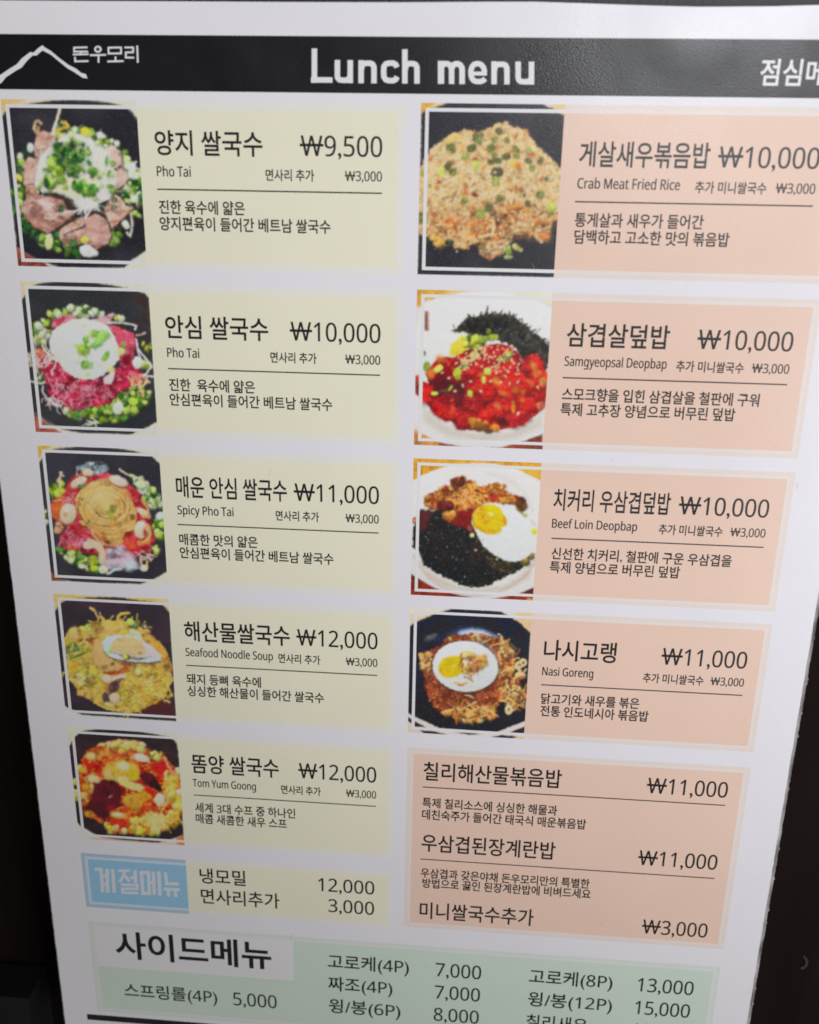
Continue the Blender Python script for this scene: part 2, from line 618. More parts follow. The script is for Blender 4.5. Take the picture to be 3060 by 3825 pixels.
    def grain(s, amp):
        rs = np.random.RandomState(s.seed)
        n = rs.normal(0, 1, s.img.shape[:2])[..., None]
        n2 = (rs.random_sample(s.img.shape[:2]) > 0.94)[..., None] * rs.random_sample(s.img.shape[:2])[..., None]  # pale specks for dark tones: laminate sparkle put into the colour
        dark = np.clip(1 - s.img.mean(axis=2, keepdims=True) / 0.1, 0, 1)
        s.img = np.clip(s.img * (1 + n * amp) + n2 * dark * 0.085 + dark * np.abs(n) * 0.006, 0.004, 0.86)

    def lay(s, parent, label, lift=0.10, cut=None):
        s.develop()
        s.grain(0.05)
        x0, y0, x1, y1 = s.box
        nx, ny = s.NX, s.NY
        gx, gy = np.meshgrid(np.linspace(x0, x1, nx), np.linspace(y0, y1, ny))
        co = np.stack([gx * U, np.full(gx.shape, -lift * 0.0001), ZC - gy * U], axis=-1).reshape(-1, 3)
        i = np.arange(nx * ny).reshape(ny, nx)
        q = np.stack([i[1:, :-1], i[1:, 1:], i[:-1, 1:], i[:-1, :-1]], axis=-1).reshape(-1, 4)
        me = bpy.data.meshes.new('food_photo')
        me.vertices.add(len(co))
        me.vertices.foreach_set('co', co.ravel())
        me.loops.add(q.size)
        me.loops.foreach_set('vertex_index', q.ravel().astype(np.int32))
        me.polygons.add(len(q))
        me.polygons.foreach_set('loop_start', np.arange(0, q.size, 4, dtype=np.int32))
        at = me.attributes.new('print', 'FLOAT_COLOR', 'POINT')
        at.data.foreach_set('color', np.concatenate([s.img.reshape(-1, 3), np.ones((nx * ny, 1))], axis=1).ravel().astype(np.float32))
        me.materials.append(PHOTO)
        me.update()
        me.validate()
        o = bpy.data.objects.new('food_photo', me)
        C.objects.link(o)
        o.parent = parent
        o['label'] = label
        return o


ONION = [(40, 84, 44), (54, 108, 50), (78, 128, 52), (112, 152, 62), (150, 172, 72), (180, 196, 116)]
PALE = [(200, 212, 150), (218, 224, 190), (228, 230, 215), (190, 205, 115), (170, 190, 80)]
DISH = (36, 36, 43)


def dish_noodle_beef(p):
    p.poly([(-40, 20), (330, 20), (75, 175), (-40, 240)], (236, 200, 135), 14)
    p.poly([(330, 20), (-40, 240), (100, 120), (600, 60), (700, 30)], (232, 212, 178), 60, al=0.7)
    p.poly([(180, 1700), (620, 1990), (150, 1990)], (160, 84, 66), 14, tex=[((120, 60, 50), 90, 60, .45, .7)])
    p.poly([(20, 225), (72, 170), (110, 125), (360, 78), (600, 45), (850, 36), (1100, 50), (1320, 82), (1470, 128), (1590, 270), (1610, 560), (1640, 900),
            (1650, 1250), (1690, 1770), (1520, 1885), (1430, 1975), (700, 1968), (540, 1915), (400, 1862), (290, 1800), (190, 1730)], DISH, 12,
           tex=[((56, 55, 62), 500, 500, .4, .7)])
    p.line([(190, 1735), (290, 1800), (400, 1860), (540, 1915), (700, 1970)], 12, (132, 112, 112))
    p.line([(1475, 130), (1592, 272)], 16, (110, 115, 118))
    ringp = [(560, 560), (700, 380), (1000, 360), (1300, 480), (1480, 700), (1640, 980), (1640, 1260), (1400, 1500), (1300, 1690), (900, 1850), (600, 1720),
             (250, 1530), (200, 1200), (180, 760), (300, 560)]
    p.poly(ringp, (48, 62, 44), 30, 40, 90, [((30, 42, 34), 60, 60, .4, .6)], al=0.8)
    p.bits([(170, 690), (290, 720), (280, 1300), (420, 1500), (620, 1600), (620, 1720), (430, 1690), (250, 1520), (200, 1150)], 75, ONION + [(60, 90, 60), (48, 78, 52)], 22, 44)
    p.bits([(640, 330), (860, 360), (1060, 380), (1200, 470), (1360, 500), (1480, 690), (1300, 640), (1100, 520), (760, 480), (650, 450)], 46, ONION + PALE, 24, 46)
    p.bits([(1330, 660), (1490, 720), (1640, 880), (1640, 980), (1430, 900)], 26, PALE, 24, 50)
    p.hairs([(1400, 740), (1560, 800), (1640, 960), (1500, 960)], 26, [(222, 224, 214)], (60, 130), (14, 24))
    p.bits([(1400, 990), (1640, 950), (1645, 1260), (1480, 1260), (1390, 1100)], 50, ONION + PALE[:2], 24, 46)
    p.bits([(690, 1560), (960, 1600), (930, 1860), (680, 1820), (560, 1640)], 24, ONION + PALE[:1], 24, 44)
    p.bits([(1250, 1520), (1390, 1560), (1330, 1700), (1240, 1690)], 12, ONION, 20, 38)
    beef = [((164, 112, 98), 110, 60, .45, .8), ((218, 190, 176), 90, 50, .5, .85)]
    for q, col in (
            ([(390, 560), (430, 430), (480, 405), (590, 412), (665, 470), (600, 560), (520, 690), (400, 690)], (200, 164, 148)),
            ([(290, 770), (325, 705), (430, 715), (420, 860), (400, 1005), (272, 1015), (285, 880)], (200, 160, 146)),
            ([(288, 1020), (400, 1010), (440, 1160), (400, 1210), (300, 1190)], (160, 112, 88)),
            ([(690, 1520), (960, 1375), (985, 1500), (965, 1690), (770, 1725), (690, 1630)], (198, 164, 144)),
            ([(980, 1400), (1100, 1340), (1240, 1430), (1282, 1590), (1250, 1690), (1080, 1765), (920, 1660), (950, 1560)], (188, 148, 138)),
            ([(228, 1290), (300, 1180), (430, 1130), (610, 1160), (720, 1190), (860, 1350), (720, 1480), (540, 1572), (400, 1500), (300, 1400)], (178, 130, 118)),
            ([(1195, 1290), (1330, 1125), (1420, 1190), (1440, 1260), (1545, 1280), (1290, 1530), (1230, 1400)], (198, 174, 152)),
            ([(1305, 850), (1430, 818), (1485, 950), (1395, 1040), (1320, 1100)], (198, 170, 156)),
            ([(1140, 620), (1290, 555), (1400, 640), (1415, 780), (1310, 835), (1230, 770)], (212, 186, 182))):
        p.poly([(x + 14, y + 22) for x, y in q], (70, 48, 44), 26, 8, 40, al=0.8)
        p.poly(q, col, 12, 12, 50, beef)
    for q in ([(230, 1290), (430, 1140), (850, 1350), (540, 1570)], [(690, 1520), (960, 1380), (960, 1690), (690, 1630)], [(980, 1400), (1240, 1430), (1250, 1690), (950, 1640)], [(1200, 1290), (1330, 1130), (1540, 1290), (1290, 1520)], [(400, 560), (660, 470), (520, 690), (400, 690)], [(290, 770), (430, 715), (400, 1000), (275, 1010)]):
        p.hairs(q, 26, [(150, 100, 88), (214, 186, 172), (170, 122, 108), (224, 204, 194)], (50, 130), (7, 13), .25, al=.5)
    for q in ([(840, 1370), (700, 1490), (560, 1575)], [(960, 1400), (980, 1500), (820, 1560)], [(1160, 1250), (1225, 1390), (1275, 1520)], [(290, 1015), (400, 1008)],
              [(1310, 845), (1400, 812), (1470, 850)], [(1540, 1290), (1290, 1535)], [(980, 1490), (880, 1530), (740, 1590)]):
        p.line(q, 14, (84, 54, 50), 14, al=0.85)
    p.poly([(560, 1120), (720, 1110), (880, 1230), (900, 1330), (780, 1330), (720, 1190), (600, 1160)], (66, 50, 48), 30, 15, 60)
    p.poly([(880, 1330), (1060, 1290), (1160, 1340), (1000, 1390), (900, 1380)], (60, 52, 48), 30, 12, 50)
    nest = [(420, 800), (470, 690), (560, 600), (640, 520), (760, 430), (880, 420), (1000, 470), (1120, 520), (1260, 640), (1320, 800), (1335, 960), (1325, 1110), (1240, 1195),
            (1130, 1200), (1140, 1290), (1000, 1310), (890, 1280), (820, 1180), (700, 1110), (520, 1095), (440, 1060), (400, 1000)]
    p.poly(nest, (212, 210, 206), 40, 18, 50, [((222, 222, 204), 150, 150, .45, .7), ((186, 188, 176), 90, 40, .52, .8)])
    p.hairs(nest, 90, [(224, 222, 214), (198, 198, 186), (214, 214, 198)], (90, 220), (10, 18), .35, al=.4)
    p.poly([(480, 1180), (600, 1230), (610, 1310), (520, 1290), (430, 1210)], (216, 198, 192), 30, 15, 40)
    p.hairs([(900, 1200), (1130, 1180), (1130, 1290), (900, 1300)], 22, [(224, 222, 218)], (90, 170), (12, 20), 0.4)
    for q in ([(1090, 1230), (1040, 1310), (980, 1400)], [(1050, 1230), (960, 1290), (850, 1325), (700, 1330)], [(430, 860), (410, 1000), (440, 1110)], [(470, 960), (440, 1040), (490, 1090)]):
        p.line(q, 22, (222, 216, 214), 12)
    p.poly([(700, 935), (960, 945), (1080, 900), (1150, 1060), (1060, 1180), (860, 1165), (760, 1110), (560, 1095), (690, 960)], (226, 226, 190), 40, 12, 60)
    core = [(570, 640), (640, 520), (760, 530), (880, 500), (1000, 560), (1050, 640), (1030, 760), (960, 880), (880, 930), (740, 920), (640, 940), (550, 860)]
    p.poly(core, (120, 156, 84), 70, 30, 80, al=0.5)
    p.bits(nest, 34, [(150, 172, 92), (176, 190, 120), (120, 152, 74)], 20, 40, (.5, 1), 2.6, .8)
    p.bits(core, 72, [(44, 96, 46), (58, 114, 52), (80, 130, 58), (108, 148, 66), (138, 164, 80), (38, 78, 46)], 18, 40, (0.45, 1.0), 3.4)
    p.bits([(540, 720), (640, 720), (720, 960), (690, 1060), (560, 1040), (540, 900)], 22, [(150, 180, 70), (165, 188, 82), (120, 160, 66)], 26, 46, (0.6, 1), 3)
    p.bits([(810, 960), (900, 1000), (1060, 1000), (1150, 1060), (1080, 1130), (960, 1140), (880, 1080)], 24, [(90, 148, 58), (120, 165, 66), (70, 130, 55)], 26, 44, (0.6, 1), 3)
    p.bits([(1040, 850), (1130, 840), (1180, 910), (1050, 930)], 5, [(105, 150, 70), (80, 135, 62)], 34, 52, (0.6, .8), 3)
    p.ell(1228, 750, 22, 55, (96, 140, 84), 5)
    p.ell(535, 1000, 34, 60, (60, 84, 52), -10, na=8)
    p.ell(705, 1290, 36, 46, (72, 100, 66), pw=3)
    for x, y, r_ in ((1320, 1195, 38), (1310, 1275, 36)):
        p.ell(x, y, r_, r_ * .85, (74, 92, 58))
        p.ell(x, y, r_ * .55, r_ * .4, (160, 160, 128))
    p.ell(565, 1680, 44, 82, (206, 214, 150), 8, 16)
    p.ell(568, 1610, 28, 30, (230, 228, 212), 0, 16)
    p.ell(1000, 1780, 95, 66, (228, 228, 226), 25, 14, 8)
    p.ell(1090, 1800, 40, 34, (216, 218, 216), 20, 12)
    p.ell(975, 1650, 46, 44, (196, 196, 92), 0, 14)
    p.ell(840, 1680, 56, 46, (84, 118, 66), 10, pw=2.6)
    p.ell(228, 945, 34, 34, (214, 206, 86))
    p.ell(232, 685, 34, 34, (220, 222, 206))
    p.ell(1155, 450, 44, 36, (222, 222, 214), 15)
    p.ell(1450, 1475, 38, 52, (220, 224, 214), -30, pw=3)
    p.ell(1345, 540, 30, 36, (216, 220, 208))
    p.ell(1545, 1180, 42, 40, (222, 228, 212), 10, pw=3.5)
    p.ell(980, 395, 50, 46, (214, 204, 66), 0, 12)
    p.ell(860, 385, 30, 36, (206, 218, 190))
    p.ell(350, 590, 38, 56, (214, 220, 214), -10, 14)
    p.line([(690, 120), (668, 230), (636, 320), (612, 425)], 26, (206, 202, 184), taper=1.5)
    p.line([(425, 420), (392, 370), (405, 300), (440, 278), (470, 310)], 32, (184, 160, 132))
    p.line([(438, 415), (440, 350)], 24, (176, 140, 104))
    p.line([(700, 288), (750, 302), (790, 340), (770, 355), (660, 385)], 30, (216, 184, 76))
    p.line([(1505, 1340), (1525, 1480), (1500, 1610), (1460, 1570)], 24, (196, 188, 176))
    p.bits([(90, 1000), (150, 1000), (180, 1380), (140, 1300)], 8, [(60, 100, 60), (100, 150, 60)], 24, 40)
    p.bits([(1540, 1340), (1610, 1340), (1600, 1400), (1550, 1400)], 2, [(180, 205, 130)], 28, 34)


def dish_noodle_rare(p):
    p.poly([(20, 40), (260, 40), (90, 240), (20, 280)], (236, 216, 176), 22)
    p.poly([(150, 1560), (560, 1830), (150, 1830)], (168, 92, 74), 20)
    p.poly([(62, 280), (100, 225), (140, 152), (210, 110), (300, 82), (560, 62), (800, 70), (1000, 90), (1190, 124), (1390, 172), (1480, 200), (1532, 250), (1560, 700), (1580, 1050),
            (1625, 1680), (1500, 1750), (1400, 1790), (1330, 1825), (760, 1810), (560, 1775), (400, 1715), (285, 1640), (190, 1600)], (46, 47, 52), 12,
           tex=[((58, 60, 64), 400, 400, .4, .7), ((60, 46, 44), 300, 200, .6, .8)])
    p.line([(190, 1570), (285, 1625), (440, 1715), (600, 1780)], 11, (140, 120, 116))
    p.line([(230, 95), (560, 66), (900, 80)], 10, (100, 96, 98), al=.7)
    p.bits([(230, 560), (330, 500), (420, 600), (360, 780), (220, 780)], 34, ONION[2:] + PALE, 24, 46)
    p.bits([(380, 430), (560, 380), (780, 350), (1000, 420), (980, 480), (600, 470), (420, 520)], 40, PALE + ONION[1:4], 24, 46)
    green = [(1190, 1310), (1320, 1250), (1560, 1330), (1500, 1480), (1300, 1620), (1080, 1690), (860, 1700), (800, 1560), (1060, 1480)]
    p.poly(green, (56, 72, 40), 40, 30, 60, al=.85)
    p.bits(green, 95, ONION[1:] + PALE[3:] + [(140, 166, 70)], 22, 44)
    p.bits([(520, 1540), (760, 1500), (820, 1620), (640, 1640)], 24, PALE + ONION[2:4], 26, 46)
    p.bits([(240, 1080), (340, 1120), (330, 1230), (240, 1220)], 12, [(60, 84, 50), (84, 110, 60)], 24, 40)
    pink = [((150, 30, 58), 110, 70, .42, .62), ((226, 130, 150), 70, 40, .55, .74), ((120, 26, 46), 160, 160, .6, .8)]
    p.poly([(235, 930), (330, 890), (430, 980), (500, 1010), (620, 1130), (820, 1210), (1000, 1180), (1180, 1050), (1340, 1010), (1450, 1120), (1480, 1220), (1300, 1290), (1190, 1340),
            (1150, 1420), (1060, 1480), (860, 1500), (660, 1550), (500, 1500), (380, 1360), (340, 1180), (230, 1020)], (196, 50, 84), 16, 30, 60, pink)
    p.poly([(1060, 560), (1200, 590), (1370, 690), (1390, 760), (1360, 860), (1340, 1000), (1200, 1050), (1180, 900), (1140, 720)], (204, 84, 108), 16, 22, 60, pink[1:])
    p.poly([(410, 600), (430, 500), (600, 440), (720, 480), (620, 560), (480, 640)], (212, 140, 150), 16, 18, 50, [((190, 60, 90), 60, 40, .5, .7)])
    p.poly([(880, 500), (980, 480), (1110, 425), (1135, 440), (1080, 540), (1000, 560)], (206, 160, 170), 14, 10, 50, [((176, 120, 134), 60, 30, .5, .7)])
    p.ell(270, 880, 60, 40, (220, 130, 100), 10, 30)
    p.poly([(1330, 1110), (1440, 1140), (1480, 1230), (1370, 1240)], (220, 120, 112), 40)
    p.hairs([(350, 1150), (560, 1180), (700, 1250), (1080, 1280), (1050, 1480), (640, 1530), (420, 1400)], 60, [(226, 160, 178), (214, 120, 145), (232, 196, 204)], (50, 120), (7, 15), .9, al=.7)
    p.hairs([(300, 1330), (500, 1480), (460, 1500), (340, 1400)], 22, [(222, 206, 210), (210, 190, 190)], (70, 150), (7, 11), .9)
    p.hairs([(200, 860), (320, 1000), (300, 1150), (230, 1040)], 16, [(226, 206, 190), (222, 190, 180)], (80, 160), (9, 15), .4)
    p.poly([(380, 760), (420, 640), (520, 560), (640, 510), (800, 490), (930, 520), (1050, 570), (1130, 680), (1180, 830), (1190, 950), (1100, 1060), (1000, 1140), (900, 1190), (800, 1200),
            (680, 1170), (560, 1090), (480, 990), (400, 880)], (226, 229, 228), 14, 8, 60, [((212, 216, 208), 180, 180, .55, .75), ((232, 232, 222), 100, 100, .5, .7)])
    p.hairs([(330, 820), (420, 900), (480, 980), (420, 960)], 10, [(226, 214, 206)], (100, 160), (12, 18), .2)
    p.line([(455, 1000), (440, 1060), (410, 1090), (420, 1135)], 24, (222, 190, 196))
    p.line([(300, 800), (330, 860), (420, 940), (470, 985)], 22, (224, 222, 200))
    p.poly([(660, 800), (740, 780), (830, 880), (800, 910), (720, 850)], (160, 192, 82), 40)
    p.bits([(740, 780), (830, 670), (1040, 620), (1050, 720), (900, 820), (780, 860)], 20, [(120, 172, 80), (100, 160, 70), (150, 190, 90), (176, 206, 130)], 32, 56, (.45, .8), 3, .85)
    p.bits([(680, 790), (760, 790), (820, 880), (780, 900)], 6, [(150, 184, 70), (130, 172, 66)], 34, 50, (.5, .8), 3, .85)
    p.bits([(760, 970), (890, 1020), (880, 1060), (790, 1040)], 6, [(120, 158, 70), (100, 140, 66)], 30, 44, (.5, .8), 3, .85)
    p.ell(1030, 930, 30, 62, (138, 180, 76), 30, 12, pw=3)
    p.ell(1055, 900, 26, 36, (112, 160, 66), 20, 12)
    p.ell(775, 578, 40, 12, (206, 216, 180), -5, 14)
    p.ell(825, 1140, 26, 20, (180, 192, 120), 0, 16)
    p.ell(703, 980, 28, 34, (170, 186, 160), -20)
    p.ell(703, 980, 20, 26, (226, 230, 226), -20)
    p.ell(1090, 1080, 46, 36, (196, 196, 128), 0, 24)
    p.poly([(1010, 1180), (1110, 1090), (1140, 1120), (1100, 1250), (1020, 1250)], (226, 210, 214), 16, 8)
    p.ell(1210, 870, 44, 40, (190, 200, 130), 0, 20)
    p.ell(1240, 800, 28, 40, (120, 150, 96), -20, 14)
    p.ell(1400, 1000, 62, 66, (226, 226, 226), 15, 14, 10)
    p.bits([(1440, 960), (1530, 1040), (1460, 1080)], 8, PALE, 26, 44)
    p.ell(1175, 1520, 62, 74, (214, 222, 204), 10, 14)
    p.ell(1350, 1450, 56, 44, (170, 196, 80), 15, 14)
    p.ell(1360, 1535, 40, 34, (180, 200, 96), 15, 14)
    p.line([(1060, 545), (1180, 535), (1300, 550), (1385, 575), (1370, 615)], 20, (216, 212, 204))
    p.line([(1385, 690), (1490, 660)], 16, (206, 176, 172))
    p.line([(1385, 730), (1400, 840), (1500, 960), (1560, 1040), (1500, 1130), (1450, 1150)], 20, (218, 214, 214))
    p.line([(1395, 850), (1430, 940)], 16, (216, 212, 206))
    p.line([(1470, 1150), (1590, 1160)], 18, (214, 208, 206))
    p.line([(1470, 1170), (1540, 1230)], 16, (220, 196, 196))
    p.line([(160, 1215), (300, 1240), (330, 1225)], 18, (214, 212, 204))
    p.line([(310, 1270), (300, 1330), (350, 1400), (440, 1480), (520, 1500)], 14, (206, 196, 200))
    p.hairs([(1180, 1280), (1400, 1250), (1520, 1240), (1360, 1340)], 16, [(226, 190, 150), (220, 200, 140)], (80, 150), (10, 18), .4)
    p.bits([(1130, 460), (1230, 490), (1220, 530), (1140, 500)], 5, PALE, 26, 40)
    p.bits([(1420, 760), (1560, 800), (1560, 920), (1500, 860)], 5, [(180, 205, 90), (120, 160, 60), (206, 180, 110)], 20, 32)
    p.hairs([(830, 1680), (950, 1680), (950, 1710), (850, 1710)], 6, [(206, 212, 190)], (70, 120), (12, 18), .7)
    p.hairs([(130, 860), (180, 900), (180, 1060), (140, 1000)], 8, [(214, 208, 190)], (60, 110), (9, 13), .6)


def dish_noodle_spicy(p):
    p.poly([(20, 55), (260, 60), (110, 200), (60, 260)], (226, 186, 88), 12)
    p.poly([(255, 60), (110, 190), (400, 110), (500, 80)], (226, 206, 150), 50, al=.7)
    p.poly([(190, 1480), (420, 1700), (190, 1720)], (150, 90, 62), 40)
    p.poly([(78, 290), (110, 240), (150, 165), (270, 118), (420, 95), (640, 86), (900, 98), (1100, 122), (1250, 150), (1420, 195), (1530, 300), (1560, 700), (1590, 1150), (1612, 1580),
            (1480, 1660), (1380, 1700), (1290, 1730), (720, 1715), (480, 1700), (290, 1660), (215, 1560), (180, 1300)], (44, 41, 48), 12,
           tex=[((54, 52, 60), 400, 400, .4, .7)])
    p.line([(1415, 190), (1528, 300)], 9, (120, 110, 116), al=.7)
    p.line([(300, 1560), (440, 1610), (640, 1680), (800, 1720)], 8, (84, 72, 76), al=.8)
    p.bits([(1180, 430), (1320, 480), (1520, 680), (1560, 860), (1400, 800), (1300, 640)], 60, ONION + PALE, 22, 42)
    p.bits([(1440, 960), (1570, 980), (1580, 1190), (1470, 1160)], 26, ONION[2:] + PALE[3:], 26, 48)
    p.bits([(190, 570), (320, 480), (420, 620), (300, 700), (200, 700)], 20, [(196, 206, 70), (170, 190, 60), (110, 140, 60), (60, 84, 50)], 26, 48)
    p.poly([(280, 1270), (500, 1350), (800, 1480), (840, 1590), (620, 1560), (400, 1440)], (66, 84, 50), 40, 20)
    p.bits([(300, 1300), (560, 1360), (800, 1460), (860, 1580), (640, 1560), (420, 1450)], 46, ONION + [(206, 206, 150)], 24, 46)
    red = [((150, 24, 44), 120, 70, .44, .64), ((230, 110, 118), 70, 36, .58, .74), ((220, 96, 40), 160, 160, .58, .75)]
    p.poly([(330, 690), (420, 560), (470, 440), (640, 400), (900, 400), (1100, 520), (1260, 620), (1380, 800), (1420, 1000), (1490, 1180), (1420, 1330), (1200, 1400), (880, 1400), (560, 1350),
            (380, 1300), (320, 1180), (420, 1060), (260, 940), (215, 820), (240, 720)], (180, 54, 62), 24, 24, 70, red)
    p.poly([(205, 780), (330, 740), (420, 800), (330, 960), (240, 940)], (206, 100, 50), 50, 20, 60, [((226, 140, 70), 60, 60, .45, .7)])
    p.hairs([(330, 1080), (480, 1120), (680, 1180), (620, 1300), (380, 1260)], 34, [(226, 150, 170), (214, 100, 130)], (60, 140), (10, 20), .5, al=.7)
    p.hairs([(340, 700), (540, 640), (520, 760), (400, 790)], 12, [(222, 150, 150), (226, 180, 170)], (60, 120), (10, 18), .4, al=.7)
    p.poly([(540, 330), (640, 290), (760, 275), (890, 300), (900, 390), (780, 420), (620, 390)], (128, 138, 146), 40, 25, 60, [((200, 206, 210), 60, 40, .48, .68), ((70, 80, 90), 60, 50, .55, .8)])
    p.poly([(1100, 1400), (880, 1380), (900, 1290), (1060, 1280), (1200, 1400), (1260, 1500), (1100, 1560), (860, 1540), (840, 1440)], (184, 160, 172), 70, 30, 70, [((120, 134, 140), 90, 60, .5, .7)])
    p.poly([(1080, 1460), (1200, 1450), (1280, 1540), (1140, 1570)], (206, 214, 218), 50, 10, al=.85)
    bowl = [(510, 800), (550, 660), (640, 560), (780, 500), (940, 520), (1060, 580), (1150, 680), (1230, 800), (1250, 930), (1230, 1070), (1100, 1120), (1080, 1220), (960, 1290), (840, 1270),
            (760, 1180), (680, 1030), (600, 1030), (560, 980), (620, 960)]
    p.poly([(x + 6, y + 20) for x, y in bowl], (110, 36, 30), 30, 8, al=.9)
    p.poly(bowl, (208, 164, 96), 14, 10, 70, [((226, 190, 120), 150, 60, .45, .65), ((190, 130, 60), 90, 50, .6, .8)])
    p.poly([(700, 1040), (780, 1180), (880, 1260), (940, 1240), (860, 1120)], (150, 60, 40), 30, 10)
    for k in range(64):
        a0 = p.r.uniform(0, 360)
        rr = p.r.uniform(.35, 1.0)
        q = arc(870 + p.r.uniform(-30, 30), 800 + p.r.uniform(-30, 40), 340 * rr, 300 * rr, a0, a0 + p.r.uniform(40, 130), 8)
        p.line(q, p.r.uniform(10, 22), p.jit(p.r.choice([(232, 208, 148), (216, 176, 104), (226, 196, 128), (170, 118, 58), (150, 100, 50)]), 8), 12, al=.7)
    for k in range(5):
        p.line(arc(940, 960 + 34 * k, 250 - 20 * k, 110, 30, 165, 10), 22, [(226, 190, 120), (214, 166, 96), (190, 120, 60), (222, 180, 110), (206, 150, 84)][k], 14, al=.8)
    p.line([(700, 1050), (740, 1160), (830, 1260)], 30, (226, 170, 120), 14)
    p.line(arc(960, 1180, 130, 100, 20, 160, 8), 26, (222, 150, 120), 14)
    p.ell(820, 690, 190, 130, (226, 204, 142), -5, 120, al=.7)
    p.ell(900, 820, 60, 60, (206, 190, 120), 0, 50, al=.5)
    for x, y, a_, b_, c_ in ((965, 830, 42, 48, (122, 118, 52)), (920, 880, 30, 28, (150, 144, 66)), (955, 930, 36, 42, (146, 140, 62)), (782, 800, 14, 18, (170, 140, 80)), (585, 720, 26, 16, (150, 112, 60)),
                             (570, 780, 14, 16, (150, 112, 60)), (1050, 725, 26, 20, (186, 136, 70)), (1200, 930, 32, 34, (146, 92, 44)), (900, 535, 50, 22, (150, 126, 66)), (820, 530, 28, 20, (160, 134, 76))):
        p.ell(x, y, a_, b_, c_, 0, 14, pw=3)
    prawn = (228, 205, 178)
    for x, y, a_, b_, g in ((430, 890, 96, 120, 10), (560, 510, 108, 52, -28), (1030, 500, 115, 58, 22), (665, 400, 70, 40, 8), (1300, 1080, 80, 105, 5), (1330, 880, 90, 40, 35)):
        p.ell(x + 8, y + 16, a_, b_, (150, 70, 50), g, 26)
        p.ell(x, y, a_, b_, prawn, g, 16, 6, 60, [((236, 222, 206), 70, 70, .4, .65)])
    p.ell(395, 900, 26, 34, (206, 160, 110), 10, 20)
    p.line([(330, 960), (400, 1010), (480, 990)], 22, (220, 170, 120), 20)
    p.line(arc(1300, 1120, 105, 120, -50, 100, 10), 44, (226, 180, 120), 18)
    p.ell(1345, 1110, 22, 52, (170, 70, 50), 0, 16)
    p.line(arc(1330, 1200, 80, 50, 0, 140, 8), 30, (226, 130, 50), 20)
    p.line([(1320, 720), (1380, 830), (1390, 930), (1330, 920)], 30, (222, 168, 104), 20)
    p.line([(560, 560), (600, 575), (640, 550)], 40, (116, 120, 70), 18)
    p.ell(690, 1260, 84, 52, (226, 206, 190), -12, 16, 6)
    p.line([(690, 1230), (800, 1280), (840, 1380), (830, 1450)], 84, (222, 196, 164), 20)
    p.line([(760, 1340), (790, 1360)], 26, (140, 80, 50), 16)
    p.ell(1535, 915, 62, 46, (226, 228, 222), -20, 16)
    p.ell(850, 1560, 56, 46, (206, 204, 176), 10, 18)
    p.ell(597, 1520, 40, 26, (226, 226, 214), 5, 12)
    p.ell(465, 1450, 32, 30, (196, 190, 160), 0, 14)
    p.ell(400, 1410, 24, 20, (206, 196, 176), 0, 14)
    p.ell(1335, 1540, 44, 38, (216, 204, 190), 0, 14)
    p.line([(1375, 1460), (1370, 1530)], 22, (216, 190, 130))
    p.line([(900, 1610), (980, 1560), (1060, 1550)], 26, (206, 214, 210), 14)
    p.line([(1290, 1420), (1310, 1510)], 20, (206, 160, 146), 12)
    p.line([(1410, 1370), (1390, 1420), (1420, 1450)], 16, (216, 190, 180), 10)
    p.hairs([(1240, 1360), (1420, 1380), (1400, 1440), (1280, 1420)], 10, [(216, 166, 150), (220, 190, 170)], (60, 120), (9, 15), .8)
    p.line([(1045, 360), (1120, 415), (1250, 460), (1340, 510)], 20, (206, 186, 170), 12)
    p.line([(350, 400), (328, 480), (335, 580)], 24, (212, 190, 172), 12)
    p.line([(330, 400), (375, 440)], 16, (206, 180, 160), 12)
    p.line([(540, 340), (535, 430)], 12, (196, 160, 140), 12)
    p.bits([(1250, 500), (1320, 510), (1420, 600), (1300, 620)], 8, PALE[:3], 30, 50)
    p.bits([(1450, 1280), (1510, 1290), (1500, 1360), (1450, 1350)], 4, PALE[3:], 28, 40)
    p.bits([(120, 780), (160, 780), (190, 1060), (150, 1060)], 12, [(200, 206, 170), (130, 130, 80), (214, 206, 180)], 16, 30)
    p.bits([(280, 980), (380, 1040), (310, 1140), (270, 1080)], 6, [(214, 170, 140), (206, 150, 120)], 20, 40)
    p.ell(740, 1540, 46, 34, (170, 190, 50), 0, 18)
    p.ell(730, 1440, 60, 50, (150, 166, 50), 20, 30)


